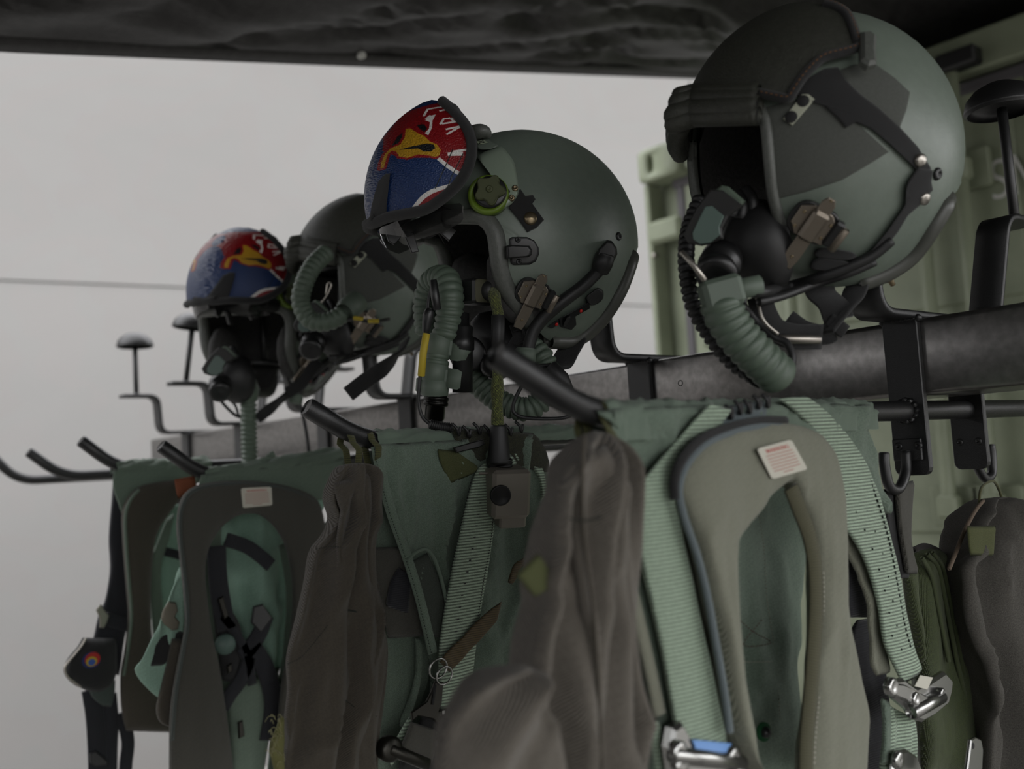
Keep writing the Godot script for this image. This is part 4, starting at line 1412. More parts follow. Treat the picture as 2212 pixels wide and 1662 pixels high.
var plain: Node3D
var plain_body: Dictionary
func r1(list: Array, oy := 0.0) -> Array:
	var out := []
	for i in list.size(): out.append(list[i] / 2.77 + (1420.0 if i % 2 == 0 else oy))
	return out
func plain_helmet() -> void:
	var c := on_x(1778, 338, -0.530)
	var E := body(c, 0.28, 0.25, 0.0, 0.139, 0.1415, 0.120)
	plain_body = E
	var t := thing("flight_helmet", "sage green flight helmet with plain dark quilted visor cover and oxygen mask", "helmet", c, "flight helmets on the rack pegs")
	plain = t
	var front := hits(E, [1500, 240, 1560, 240, 1610, 235, 1640, 232, 1655, 271, 1662, 343, 1669, 415, 1680, 462, 1690, 500, 1690, 560, 1660, 600])
	var low := hits(E, [1660, 600, 1720, 618, 1790, 622, 1860, 612, 1920, 588, 1972, 550, 2015, 490, 2050, 430])
	var cut := side_xy(E, curve(front, 3) + curve(low, 3))
	var outline := cut + [Vector2(-0.3, 0.0), Vector2(-0.3, 0.3), Vector2(0.3, 0.3), Vector2(0.3, cut[0].y)]
	var pole := side_xy(E, hits(E, [1830, 400]))[0] as Vector2
	var st := mb()
	shell(st, E, outline, pole)
	var sh := part("shell", st, M.shell, t, "satin sage green helmet shell")
	st = mb()
	shell(st, E, outline, pole, 0.94, 16, 64)
	part("liner", st, M.liner, t, "black foam liner")
	st = mb()
	var fr := curve(front.slice(3), 4)
	for side in [fr, mirror(E, fr)]: tube(st, side, 0.0056, 12)
	part("edge_roll", st, M.leather, t, "grey leather roll round the face opening")
	st = mb()
	var lw := curve(low.slice(3), 5)
	var mm := mirror(E, lw)
	mm.reverse()
	tube(st, lw + mm.slice(1), 0.0088, 14)
	part("nape_roll", st, M.neck, t, "grey rubber roll along the nape edge")
	# darker hook-and-loop panels
	st = mb()
	skin(st, E, r1([650, 640, 800, 600, 1000, 600, 1200, 740, 1385, 910, 1240, 1000, 1100, 1080, 900, 1145, 700, 1195, 685, 1050, 668, 850]), 0.0014, 0.99)
	part("side_panel", st, M.panel, sh, "darker grey-green panel on the shell side")
	st = mb()
	skin(st, E, r1([1090, 420, 1180, 385, 1300, 380, 1420, 465, 1512, 552, 1490, 660, 1450, 765, 1300, 650, 1150, 545]), 0.0014, 0.99)
	part("rear_panel", st, M.panel, sh, "darker grey-green panel behind the strap")
	# quilted cover pulled over the visor
	var V := body(c + E.f * 0.004 + E.u * 0.007, 0.28, 0.25, 0.0, 0.145, 0.146, 0.127)
	var edge := hits(V, r1([1000, 30, 1060, 45, 1130, 90, 1165, 160, 1190, 240, 1200, 285, 1100, 318, 1000, 345, 930, 400, 860, 480, 815, 550, 780, 592, 700, 578, 560, 550, 400, 538, 226, 535]))
	var exy := side_xy(V, curve(edge, 3))
	var eo := exy + [Vector2(0.4, exy[-1].y), Vector2(0.4, 0.4), Vector2(exy[0].x, 0.4)]
	var ep := side_xy(V, hits(V, r1([700, 330])))[0] as Vector2
	st = mb()
	shell(st, V, eo, ep)
	var cv := part("visor_cover", st, M.quilt, t, "dark green cloth visor cover")
	st = mb()
	shell(st, V, eo, ep, 0.97, 12, 64)
	part("cover_lining", st, M.liner, cv)
	st = mb()
	var ec := curve(edge, 4)
	var e2 := []
	for p in ec: e2.append(p + e_norm(V, p) * 0.001)
	for side in [e2, mirror(V, e2)]: tube(st, side, 0.0045, 10)
	part("cover_binding", st, M.cloth_black, cv)
	st = mb()
	var sw := even(ec, 120)
	for i in range(0, 119, 2): tube(st, [sw[i] + e_norm(V, sw[i]) * 0.0052, sw[i + 1] + e_norm(V, sw[i + 1]) * 0.0052], 0.0006, 5, false)
	part("stitching", st, mat(Color(0.42, 0.27, 0.12), 0.8), cv).set_meta("kind", "stuff")
	# padded rolls under the cover front
	for g in [[552, 0.0085], [590, 0.0100], [640, 0.0115], [690, 0.0095]]:
		st = mb()
		var a := []
		for x in [600, 500, 400, 300, 225]:
			a.append(e_hit(V, x / 2.77 + 1420.0, (g[0] + (600 - x) * 0.035 * (1 if g[0] > 600 else 0)) / 2.77, 0.001))
		var cen := curve(a, 4)
		var mir := mirror(V, cen)
		mir.reverse()
		tube(st, cen + curve([cen[-1], (cen[-1] + mir[0]) / 2 + V.f * 0.016, mir[0]], 8) + mir, g[1], 12)
		part("brow_pad", st, M.quilt, cv, "rolled padding along the brow")
	# cover strap running back to the nape
	st = mb()
	skin(st, E, r1([820, 560, 900, 470, 1000, 410, 1080, 400, 1120, 470, 1210, 560, 1330, 650, 1460, 770, 1560, 880, 1640, 1010, 1600, 1060, 1530, 990, 1400, 870, 1280, 770, 1190, 730, 1130, 765, 1060, 690, 980, 620, 900, 600]), 0.004, 0.97)
	var sp := part("cover_strap", st, M.cloth_black, t, "black elastic strap over the shell side")
	st = mb()
	skin(st, E, r1([1560, 1000, 1650, 1020, 1640, 1090, 1650, 1140, 1600, 1180, 1570, 1230, 1500, 1290, 1440, 1390, 1370, 1480, 1290, 1560, 1250, 1540, 1330, 1450, 1420, 1320, 1490, 1220, 1510, 1160, 1490, 1130, 1500, 1085]), 0.006, 0.95)
	part("nape_strap", st, M.cloth_black, t, "black nape strap with buckle")
	st = mb()
	for p in [[1575, 960], [1600, 1190]]:
		var g: Array = r1(p)
		var o := e_hit(E, g[0], g[1], 0.0055)
		lathe(st, o, e_norm(E, o), [[.0062, -.001], [.006, .0014], [.004, .0026], [0, .003]], 18)
	part("strap_snap", st, M.steel, sp).set_meta("kind", "stuff")
	# pale tab with two dark discs painted in place of holes
	st = mb()
	skin(st, E, r1([752, 712, 868, 562, 905, 562, 945, 592, 808, 752]), 0.004, 0.97)
	var tab := part("cover_tab", st, mat(Color(0.62, 0.63, 0.56), 0.55), t, "pale plastic tab with dark discs")
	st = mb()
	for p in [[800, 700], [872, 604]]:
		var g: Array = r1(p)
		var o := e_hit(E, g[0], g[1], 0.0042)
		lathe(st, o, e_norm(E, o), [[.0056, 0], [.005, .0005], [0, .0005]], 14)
	part("tab_dark_disc", st, M.hole_shade, tab).set_meta("kind", "stuff")
	st = mb()
	var hk := []
	for p in px(r1([1195, 240, 1250, 232, 1290, 262, 1285, 350, 1290, 430, 1240, 440, 1195, 410])): hk.append(p)
	var T := spot(E, hk[0], hk[1], 0.008)
	var flat_hk := []
	for p in hk: flat_hk.append_array([p.x, p.y])
	plate(st, T.origin, T.basis, local_poly(T, flat_hk), 0.012, 0.003)
	part("visor_catch", st, M.leather, sh)
	bayonet(t, E, Vector2(1756, 478), Vector2(1784, 437), 0.86, 0.004)
	st = mb()
	var so := e_hit(E, 2024, 376)
	screw(st, so, e_norm(E, so), 0.006)
	part("shell_screw", st, M.plastic, sh)
	st = mb()
	var bn := e_hit(E, 1922, 604)
	lathe(st, bn, e_norm(E, bn), [[.004, -.003], [.004, .003], [.0028, .004], [.0028, .008], [0, .009]], 12)
	part("nape_stud", st, M.brass, sh)
	# black pads and cords along the bottom edge
	st = mb()
	skin(st, E, r1([945, 1500, 1000, 1482, 1170, 1510, 1185, 1545, 1100, 1560, 950, 1540]), 0.007, 0.85, 2)
	skin(st, E, r1([915, 1580, 960, 1545, 1100, 1560, 1180, 1580, 1170, 1610, 1050, 1625, 930, 1615]), 0.008, 0.85, 2)
	part("chin_strap_pad", st, M.cloth_black, t).set_meta("kind", "stuff")
	st = mb()
	tube(st, curve([e_hit(E, 1925, 520, 0.006), e_hit(E, 1885, 552, 0.007), e_hit(E, 1830, 578, 0.008), e_hit(E, 1770, 600, 0.010), e_hit(E, 1700, 620, 0.012), at_d(1650, 630, 0.90), at_d(1622, 632, 0.895)], 6), 0.0052, 12)
	part("mask_cord", st, M.rubber, t)
	st = mb()
	tube(st, curve([e_hit(E, 1890, 566, 0.006), e_hit(E, 1830, 592, 0.008), e_hit(E, 1760, 614, 0.010), at_d(1690, 640, 0.93), at_d(1640, 652, 0.91)], 6), 0.0042, 10)
	part("mask_cord", st, M.rubber, t)

func plain_helmet_mask() -> void:
	var E := plain_body
	var t := thing("oxygen_mask", "oxygen mask with grey front plate clipped to the plain-covered helmet", "mask", E.c)
	var st := mb()
	var o := at_d(1618, 530, 0.945)
	# rubber facepiece
	var rows := []
	for j in 15:
		var row := PackedVector3Array()
		var s := float(j) / 14
		for i in 26:
			var w := TAU * i / 26
			var r := pow(sin(PI * clampf(s, 0.02, 0.98) * 0.62), 0.75)
			row.append(o - E.f * (0.022 - 0.052 * (1 - s)) + E.u * (0.046 * r * sin(w) - 0.004) + E.l * 0.040 * r * cos(w))
		rows.append(row)
	grid(st, rows, true)
	fan(st, rows[0])
	part("facepiece", st, M.rubber, t, "black rubber facepiece")
	# hard front plate
	var F := Transform3D(face_basis(lens.z * 0.9 - lens.x * 0.5, lens.y), at_d(1525, 470, 0.915))
	st = mb()
	plate(st, F.origin, F.basis, local_poly(F, r1([330, 168, 400, 175, 520, 265, 430, 330, 395, 400, 400, 460, 330, 490, 270, 505, 195, 490, 165, 440, 200, 360, 240, 285], 350.0)), 0.006, 0.0015)
	var fp := part("front_plate", st, M.maskgrey, t, "dark grey hard front plate")
	st = mb()
	plate(st, F.origin + F.basis.z * 0.006, F.basis, local_poly(F, r1([300, 275, 340, 270, 412, 330, 385, 395, 390, 440, 330, 490, 270, 498, 228, 470, 224, 430, 262, 350], 350.0)), 0.0015, 0.0006)
	part("inset_panel", st, mat(Color(0.33, 0.40, 0.37), 0.5), fp, "sage green inset panel")
	st = mb()
	plate(st, F.origin - F.basis.z * 0.004, F.basis, local_poly(F, r1([350, 170, 390, 142, 430, 150, 525, 235, 490, 275, 420, 230], 350.0)), 0.008, 0.002)
	part("nose_flap", st, M.hose, fp)
	st = mb()
	lathe(st, at_d(1548, 590, 0.90), lens.z * 0.7 - lens.y * 0.5 - lens.x * 0.3, [[0, -.03], [.019, -.03], [.020, -.012], [.0165, -.010], [.0165, -.004], [.019, -.002], [.019, .004], [.014, .007], [.010, .007], [0, .005]], 30)
	part("valve", st, M.plastic, t, "glossy black exhalation valve")
	st = mb()
	for q in [[1590, 420, 1600, 470], [1610, 410, 1625, 455], [1575, 425, 1580, 465]]:
		tube(st, curve(pts_d([q[0], q[1], 0.94, (q[0] + q[2]) / 2 + 8, (q[1] + q[3]) / 2, 0.93, q[2], q[3], 0.93]), 4), 0.006, 10)
	part("nose_folds", st, M.rubber, t).set_meta("kind", "stuff")
	st = mb()
	strap(st, [at_d(1648, 480, 0.93), at_d(1672, 500, 0.93), at_d(1694, 520, 0.925)], [E.u], 0.026, 0.006)
	part("side_arm", st, M.rubber, t)
	# hose assembly
	var h := thing("mask_hose", "green ribbed breathing hose under the plain-covered helmet", "hose", at_d(1600, 720, 0.9))
	st = mb()
	var q := at_d(1558, 634, 0.895)
	var qb := Basis((at_d(1610, 620, 0.895) - q).normalized(), Vector3.ZERO, Vector3.ZERO)
	qb.z = (lens.z - qb.x * lens.z.dot(qb.x)).normalized()
	qb.y = qb.z.cross(qb.x)
	rbox(st, q, Vector3(0.036, 0.028, 0.032), 0.004, qb)
	tube(st, [q + qb.x * 0.010, q + qb.x * 0.036 - qb.y * 0.002], 0.0095, 16)
	part("hose_coupling", st, M.clamp, h)
	st = mb()
	hose(st, pts_d([1556, 650, 0.895, 1566, 680, 0.895, 1592, 722, 0.895, 1630, 764, 0.895, 1668, 800, 0.9, 1680, 812, 0.905]), 0.0195, 0.0085, 0.12, 24)
	part("hose", st, M.hose, h, "green ribbed hose")
	st = mb()
	hose(st, pts_d([1514, 428, 0.98, 1490, 490, 0.97, 1482, 560, 0.95, 1492, 640, 0.94, 1512, 690, 0.94, 1545, 740, 0.935, 1585, 785, 0.935, 1630, 815, 0.935]), 0.0085, 0.0072, 0.32, 18)
	part("coiled_lead", st, M.rubber, h, "black ribbed lead")
	st = mb()
	tube(st, curve(pts_d([1600, 800, 0.92, 1640, 832, 0.92, 1690, 822, 0.915, 1712, 780, 0.915, 1700, 742, 0.92, 1672, 728, 0.925, 1630, 690, 0.93, 1605, 660, 0.92]), 6), 0.0036, 10)
	part("lead", st, M.rubber, h)
	st = mb()
	tube(st, pts_d([1472, 545, 0.89, 1500, 575, 0.885, 1522, 605, 0.885]), 0.0026, 8)
	part("steel_wire", st, M.steel, h)
	# chin strap of the helmet
	var cs := thing("chin_strap", "black webbing chin strap hanging below the plain-covered helmet", "strap", at_d(1730, 690, 0.95))
	for g in [[[1640, 640, .93, 1652, 680, .93, 1676, 715, .93, 1720, 728, .935, 1775, 728, .94], 0.024], [[1700, 690, .955, 1740, 716, .95, 1790, 722, .945, 1818, 692, .945], 0.020], [[1812, 690, .95, 1800, 660, .955, 1775, 636, .965, 1768, 616, .97], 0.030], [[1780, 722, .942, 1806, 690, .95, 1838, 650, .96, 1850, 620, .97], 0.026]]:
		st = mb()
		var p := curve(pts_d(g[0]), 6)
		strap(st, p, [(lens.x + lens.y * 0.9).normalized() if g[1] != 0.030 else lens.x], g[1], 0.0035)
		part("webbing", st, M.cloth_black, cs)
	st = mb()
	tube(st, curve(pts_d([1634, 640, .925, 1648, 690, .92, 1680, 722, .92]), 5), 0.0018, 8)
	tube(st, pts_d([1686, 732, .925, 1770, 734, .93]), 0.0042, 10)
	part("strap_edge", st, M.steel, cs)

func turned(src: Node3D, called: String, label: String, category: String, at: Vector3, turn: float, tilt: float, group := "") -> Node3D:
	var o: Node3D = src.duplicate()
	o.name = numbered(called)
	add_child(o)
	o.position = at
	o.basis = Basis(lens.x, tilt) * Basis(Vector3.UP, turn)
	o.set_meta("label", label)
	o.set_meta("category", category)
	if group: o.set_meta("group", group)
	elif o.has_meta("group"): o.remove_meta("group")
	return o

func far_helmets() -> void:
	var c4 := on_x(590, 708, -1.72)
	turned(eagle, "flight_helmet", "eagle-print flight helmet turned to show its dark face opening and mask", "helmet", c4, 0.74, -0.04, "flight helmets on the rack pegs")
	var c3 := on_x(812, 604, -1.46)
	turned(plain, "flight_helmet", "shaded dark-covered flight helmet hung between the two eagle-print helmets", "helmet", c3, 0.38, 0.0, "flight helmets on the rack pegs")
	# mask of the turned helmet
	var src: Node3D = get_node("oxygen_mask_001")
	turned(src, "oxygen_mask", "oxygen mask in the face of the turned eagle-print helmet", "mask", c4 + Vector3(0, -0.01, 0.02), 0.74, -0.04)
	turned(src, "oxygen_mask", "oxygen mask under the shaded dark-covered helmet", "mask", c3 + Vector3(0, -0.005, 0.0), 0.38, 0.0)
	# its ribbed hose hanging straight down
	var d := 1.80
	var t := thing("mask_hose", "straight ribbed hose hanging down from the turned eagle-print helmet", "hose", at_d(538, 920, d))
	var st := mb()
	hose(st, pts_d([536, 850, d, 537, 900, d, 538, 950, d, 540, 1002, d]), 0.0150, 0.0085, 0.2, 18)
	part("hose", st, M.hose, t)
	st = mb()
	tube(st, pts_d([528, 828, d, 534, 846, d, 536, 866, d]), [0.022, 0.022, 0.017], 18)
	part("hose_coupling", st, M.hose, t)
	var s := thing("chin_strap", "dark chin strap under the turned eagle-print helmet", "strap", at_d(590, 870, d))
	st = mb()
	strap(st, curve(pts_d([556, 905, d, 590, 878, d, 624, 850, d + .02]), 6), [(lens.y + lens.x * 0.6)], 0.020, 0.004)
	part("webbing", st, M.cloth_black, s)
	st = mb()
	tube(st, curve(pts_d([450, 830, d, 480, 870, d, 505, 895, d, 520, 902, d]), 6), 0.0028, 8)
	tube(st, curve(pts_d([470, 850, d, 505, 872, d, 516, 900, d]), 6), 0.0024, 8)
	tube(st, curve(pts_d([640, 838, d + .05, 656, 905, d + .05, 664, 950, d + .05, 669, 1000, d + .05]), 5), 0.0034, 8)
	part("lead", st, M.rubber, s).set_meta("kind", "stuff")
	st = mb()
	strap(st, curve(pts_d([620, 850, d, 650, 830, d, 672, 800, d, 690, 780, d]), 6), [lens.y], 0.022, 0.004)
	part("webbing", st, M.cloth_black, s)
	# hose looped up in front of the shaded helmet, and its loose strap
	d = 1.52
	var h := thing("mask_hose", "grey-green ribbed hose looped over the shaded dark-covered helmet", "hose", at_d(680, 640, d))
	st = mb()
	hose(st, pts_d([706, 545, d + .03, 676, 575, d + .01, 656, 615, d, 650, 655, d, 672, 692, d, 712, 694, d, 748, 672, d + .01, 768, 650, d + .03]), 0.0150, 0.0085, 0.14, 20)
	part("hose", st, M.hose, h)
	st = mb()
	tube(st, pts_d([748, 672, d, 772, 650, d + .02]), 0.0185, 18)
	part("hose_coupling", st, M.clamp, h)
	st = mb()
	tube(st, curve(pts_d([694, 654, d - .02, 706, 638, d - .02, 716, 616, d - .02, 708, 612, d - .02, 704, 636, d - .02]), 4), 0.0018, 8)
	part("safety_wire", st, M.steel, h)
	st = mb()
	tube(st, curve(pts_d([730, 690, d, 770, 690, d, 800, 696, d, 840, 690, d + .05]), 5), 0.0028, 8)
	part("lead", st, M.rubber, h)
	st = mb()
	tube(st, pts_d([764, 687, d - .004, 784, 690, d - .004]), 0.0034, 8)
	part("marker_sleeve", st, M.gold, h)
	st = mb()
	tube(st, pts_d([796, 694, d - .004, 818, 694, d - .004]), 0.0034, 8)
	part("marker_sleeve", st, M.gold, h)
	var ls := thing("chin_strap", "loose black strap end dangling from the shaded dark-covered helmet", "strap", at_d(800, 810, 1.5))
	st = mb()
	strap(st, curve(pts_d([876, 736, 1.52, 862, 764, 1.5, 828, 796, 1.49, 788, 824, 1.49, 752, 852, 1.49]), 6), [(lens.x * 0.75 + lens.y).normalized()], 0.024, 0.004)
	part("webbing", st, M.cloth_black, ls)

func garment_materials() -> void:
	M.nylon = weave(Color(0.375, 0.435, 0.378), 0.0009, 0.10, 0.7)
	M.webbing = weave(Color(0.485, 0.545, 0.475), 0.0016, 0.34, 0.75, 2)
	M.collar = weave(Color(0.47, 0.475, 0.415), 0.0008, 0.06, 0.85)
	M.collar_olive = weave(Color(0.26, 0.255, 0.228), 0.0009, 0.08, 0.9)
	M.piping = weave(Color(0.36, 0.40, 0.41), 0.0009, 0.10, 0.8)
	M.brown = weave(Color(0.36, 0.34, 0.31), 0.0009, 0.10, 0.95, 1)
	M.brown2 = weave(Color(0.26, 0.24, 0.205), 0.0009, 0.10, 0.95, 1)
	M.olive_web = weave(Color(0.24, 0.245, 0.115), 0.0012, 0.22, 0.85, 2)
	M.velcro = surf(Color(0.24, 0.26, 0.11), 0.25, 0.12, 0.98, 4.0, 14.0, 0.0, 41)
	M.gold_web = weave(Color(0.26, 0.21, 0.09), 0.0012, 0.2, 0.6, 2)
	M.mint = weave(Color(0.55, 0.67, 0.60), 0.0009, 0.08, 0.8)
	M.mint.backlight_enabled = true
	M.mint.backlight = Color(0.30, 0.40, 0.35)
	M.bag = weave(Color(0.215, 0.255, 0.115), 0.0009, 0.15, 0.5)
	M.fleece = surf(Color(0.25, 0.24, 0.215), 0.22, 0.10, 1.0, 5.0, 9.0, 0.0, 42)
	M.label = mat(Color(0.72, 0.71, 0.66), 0.7)
	M.label_red = mat(Color(0.66, 0.22, 0.20), 0.7)
	M.navy = weave(Color(0.10, 0.105, 0.125), 0.0012, 0.25, 0.85, 2)
	M.thread = mat(Color(0.09, 0.12, 0.10), 0.9)
	M.chrome = mat(Color(0.62, 0.62, 0.61), 0.22, 0.95)
	M.gun = mat(Color(0.20, 0.195, 0.18), 0.38, 0.85)

func zz(list: Array, s: float, ox: float, oy: float) -> Array:
	var out := []
	for i in list.size(): out.append(list[i] / s + (ox if i % 2 == 0 else oy))
	return out
func v1(list: Array) -> Array:
	return zz(list, 2.022, 1260, 840)
func facing(p: float, q: float, x: float) -> Transform3D:
	return Transform3D(Basis(Vector3(0, 0, -1), Vector3.UP, Vector3.RIGHT), on_x(p, q, x))
func cut_plate(st: SurfaceTool, list: Array, x: float, depth: float, bev := 0.0008, smooth := 0) -> Transform3D:
	var T := facing(list[0], list[1], x)
	var poly := local_poly(T, list)
	if smooth: poly = PackedVector2Array(curve(Array(poly), smooth, true))
	plate(st, T.origin, T.basis, poly, depth, bev)
	return T
func sheet(called: String, l: Array, r: Array, x: float, m: Material, parent: Node3D, o := {}, label := "") -> MeshInstance3D:
	var st := mb()
	cloth(st, px(l), px(r), x, o)
	return part(called, st, m, parent, label)
# a row of stitches along pixels
func stitches(list: Array, x: float, m: Material, parent: Node3D, n: int, r := 0.0006) -> void:
	var p := even(curve(px3(list, x), 6), n * 2)
	var st := mb()
	for i in range(0, p.size() - 1, 2): tube(st, [p[i], p[i + 1]], r, 5, false)
	part("stitching", st, m, parent).set_meta("kind", "stuff")
func warning_label(list: Array, x: float, parent: Node3D, lines: int) -> void:
	# list: four corners from top left, clockwise, in pixels
	var st := mb()
	var T := facing(list[0], list[1], x)
	var q := local_poly(T, list)
	var poly := PackedVector2Array()
	for i in 4:
		var a := q[(i + 3) % 4]
		var b := q[i]
		var c := q[(i + 1) % 4]
		for k in 5:
			var s := k / 4.0
			var p0 := b.lerp(a, 0.10)
			var p1 := b.lerp(c, 0.10)
			poly.append(p0.lerp(b, s).lerp(b.lerp(p1, s), s))
	plate(st, T.origin, T.basis, poly, 0.0009, 0.0002)
	var lab := part("warning_label", st, M.label, parent, "white warning label with red print")
	var mid := (q[0] + q[1] + q[2] + q[3]) / 4
	var ax := ((q[1] - q[0]) + (q[2] - q[3])).normalized()
	var ay := ((q[0] - q[3]) + (q[1] - q[2])) / 2
	var w := (q[1] - q[0]).length()
	var h := ay.length()
	var up := ay.normalized()
	var bas := Basis(T.basis.x * ax.x + T.basis.y * ax.y, T.basis.x * up.x + T.basis.y * up.y, T.basis.z)
	var o := T.origin + T.basis.x * mid.x + T.basis.y * mid.y + T.basis.z * 0.001
	text_mesh("WARNING", M.label_red, lab, o + bas.y * h * 0.34, bas, h * 0.12, w * 0.66)
	st = mb()
	for i in lines:
		var ww := w * (0.78 if i < lines - 1 else 0.3)
		rbox(st, o + bas.y * h * (0.20 - 0.58 * i / (lines - 1)), Vector3(ww, h * 0.030, 0.0002), 0.00005, bas)
	part("small_print", st, mat(Color(0.62, 0.42, 0.39), 0.7), lab).set_meta("kind", "stuff")

func near_vest() -> void:
	var x := -0.534
	var t := thing("survival_vest", "pale green harness vest with horseshoe collar and chrome buckles", "vest", on_x(1600, 890, x), "vests hanging on the rack prongs")
	sheet("back_panel", [1300, 880, 1310, 1000, 1325, 1200, 1340, 1450, 1350, 1662, 1350, 1720], [1850, 885, 1806, 1000, 1752, 1110, 1726, 1240, 1707, 1384, 1702, 1440, 1716, 1560, 1728, 1662, 1732, 1720], x - 0.035, M.nylon, t, {nu = 46, nv = 60, t = 0.002, noise = 0.016, scale = 3.0, crease = 0.006, folds = [[2.2, 0.006, 0.2, 0.1]], seed = 2.0})
	# cloth wrapped over the prong
	var st := mb()
	for g in [[on_x(1285, 885, x).z, on_x(1540, 880, x).z], [on_x(1540, 880, x).z, on_x(1862, 885, x).z]]:
		var rows := []
		for i in 31:
			var z: float = lerpf(g[0], g[1], i / 30.0)
			var row := PackedVector3Array()
			for k in 23:
				var a := lerpf(-0.35, PI + 0.35, k / 22.0)
				var r := 0.0150 + 0.003 * fn.get_noise_2d(z * 300, k * 3.0) + 0.0035 * fn.get_noise_2d(z * 900, k * 1.4 + 50)
				row.append(Vector3(x + cos(a) * r * 1.25, 1.630 + sin(a) * r + (-0.012 if k == 0 or k == 22 else 0.0), z))
			rows.append(row)
		grid(st, rows, false)
	part("shoulder_wrap", st, M.nylon, t)
	sheet("shoulder_yoke", [1284, 886, 1332, 955, 1350, 1040, 1354, 1130, 1350, 1226], [1545, 874, 1560, 925, 1500, 1005, 1440, 1075, 1380, 1180], x - 0.006, M.nylon, t, {nu = 34, nv = 30, t = 0.003, noise = 0.012, crease = 0.008, scale = 4.0, seed = 3.0, xs = [0.018, 0.006, 0.0]})
	sheet("shoulder_yoke", [1690, 868, 1755, 925, 1805, 990, 1870, 1060, 1896, 1110], [1858, 876, 1868, 905, 1881, 960, 1894, 1030, 1905, 1112], x - 0.004, M.nylon, t, {nu = 30, nv = 30, t = 0.003, noise = 0.014, crease = 0.010, scale = 4.0, seed = 4.0, xs = [0.016, 0.006, 0.0]})
	sheet("front_panel", [1352, 1130, 1352, 1220, 1374, 1320, 1404, 1450, 1424, 1545, 1412, 1600, 1404, 1662, 1400, 1720], [1470, 1060, 1500, 1180, 1530, 1320, 1552, 1460, 1570, 1580, 1590, 1662, 1596, 1720], x + 0.004, M.nylon, t, {nu = 24, nv = 50, t = 0.004, noise = 0.004, puff = 8.0, seed = 5.0})
	# edge bindings of the front panel
	for g in [[1352, 1120, 1353, 1220, 1375, 1320, 1405, 1450, 1425, 1545], [1456, 1085, 1478, 1150, 1508, 1260, 1536, 1380, 1560, 1500, 1575, 1590]]:
		st = mb()
		strap(st, curve(px3(g, x + 0.012), 6), [Vector3(0.2, 0, -1)], 0.010, 0.0035)
		part("edge_binding", st, M.collar, t)
	# left webbing: down from the lacing, folded, then hanging
	sheet("webbing", v1([560, 62, 500, 120, 400, 235, 300, 350, 232, 440, 222, 500]), v1([650, 90, 590, 165, 500, 280, 430, 380, 400, 470, 390, 520]), x + 0.010, M.webbing, t, {nu = 12, nv = 30, t = 0.0022, noise = 0.001, puff = 10.0, xs = [0.018, 0.010, 0.014]}, "pale green ribbed shoulder webbing")
	sheet("webbing", v1([218, 470, 225, 620, 262, 800, 305, 980, 345, 1160, 375, 1330, 408, 1520, 420, 1580]), v1([392, 470, 420, 620, 462, 800, 500, 980, 545, 1180, 580, 1350, 615, 1510, 622, 1580]), x + 0.020, M.webbing, t, {nu = 14, nv = 60, t = 0.0024, noise = 0.0015, puff = 10.0, bow = 0.004}, "pale green ribbed front webbing")
	stitches(v1([236, 520, 248, 700, 290, 880, 330, 1080, 370, 1280, 410, 1500]), x + 0.0235, M.thread, t, 46)
	stitches(v1([384, 520, 410, 640, 450, 800, 490, 980, 535, 1180, 570, 1350, 605, 1500]), x + 0.0235, M.thread, t, 46)
	# right webbing
	sheet("webbing", v1([850, 45, 930, 110, 1010, 200, 1085, 310, 1110, 420, 1112, 560, 1180, 660, 1240, 780, 1290, 950, 1320, 1120, 1395, 1290]), v1([960, 30, 1050, 95, 1140, 190, 1220, 310, 1275, 430, 1310, 540, 1350, 690, 1385, 850, 1410, 1000, 1440, 1130, 1482, 1230]), x + 0.008, M.webbing, t, {nu = 14, nv = 70, t = 0.0024, noise = 0.002, puff = 10.0, bow = 0.003, xs = [0.014, 0.004, 0.0, 0.0, 0.0]}, "pale green ribbed shoulder webbing")
	stitches(v1([985, 60, 1080, 140, 1170, 250, 1240, 370, 1295, 520, 1340, 680, 1372, 850, 1400, 1010, 1430, 1130]), x + 0.0135, M.thread, t, 52, 0.0009)
	for r in 2:
		var p := even(curve(px3(v1([1110, 380, 1180, 520, 1240, 640, 1290, 780, 1330, 940, 1350, 1080]) if r == 0 else v1([1150, 360, 1240, 540, 1300, 700, 1340, 860, 1370, 1040, 1390, 1140]), x + 0.0135), 6), 9)
		st = mb()
		for q in p: rbox(st, q, Vector3(0.0016, 0.0022, 0.0012), 0.0003)
		part("bar_tacks", st, M.thread, t).set_meta("kind", "stuff")
	# olive frayed inner strap
	sheet("inner_strap", v1([1118, 590, 1150, 690, 1195, 800, 1230, 930, 1250, 1080, 1262, 1200, 1290, 1260]), v1([1140, 575, 1200, 680, 1250, 800, 1290, 930, 1310, 1080, 1330, 1180, 1335, 1240]), x - 0.004, M.collar, t, {nu = 8, nv = 40, t = 0.003, noise = 0.006, scale = 8.0, puff = 6.0, seed = 8.0})
	# padded collar
	var outer := v1([760, 1700, 690, 1600, 650, 1480, 622, 1300, 590, 1120, 556, 950, 515, 780, 462, 620, 425, 500, 412, 420, 440, 330, 520, 235, 640, 180, 770, 152, 900, 155, 1000, 190, 1062, 260, 1092, 380, 1106, 500, 1112, 620, 1118, 800, 1138, 1000, 1168, 1180, 1205, 1380, 1214, 1520, 1214, 1700])
	var inner := v1([740, 1700, 712, 1600, 694, 1450, 668, 1250, 650, 1080, 640, 900, 642, 780, 660, 680, 705, 600, 760, 530, 820, 455, 868, 412, 882, 405, 890, 410, 900, 440, 920, 480, 952, 540, 974, 620, 986, 700, 996, 820, 994, 950, 984, 1100, 972, 1280, 958, 1450, 948, 1580, 945, 1700])
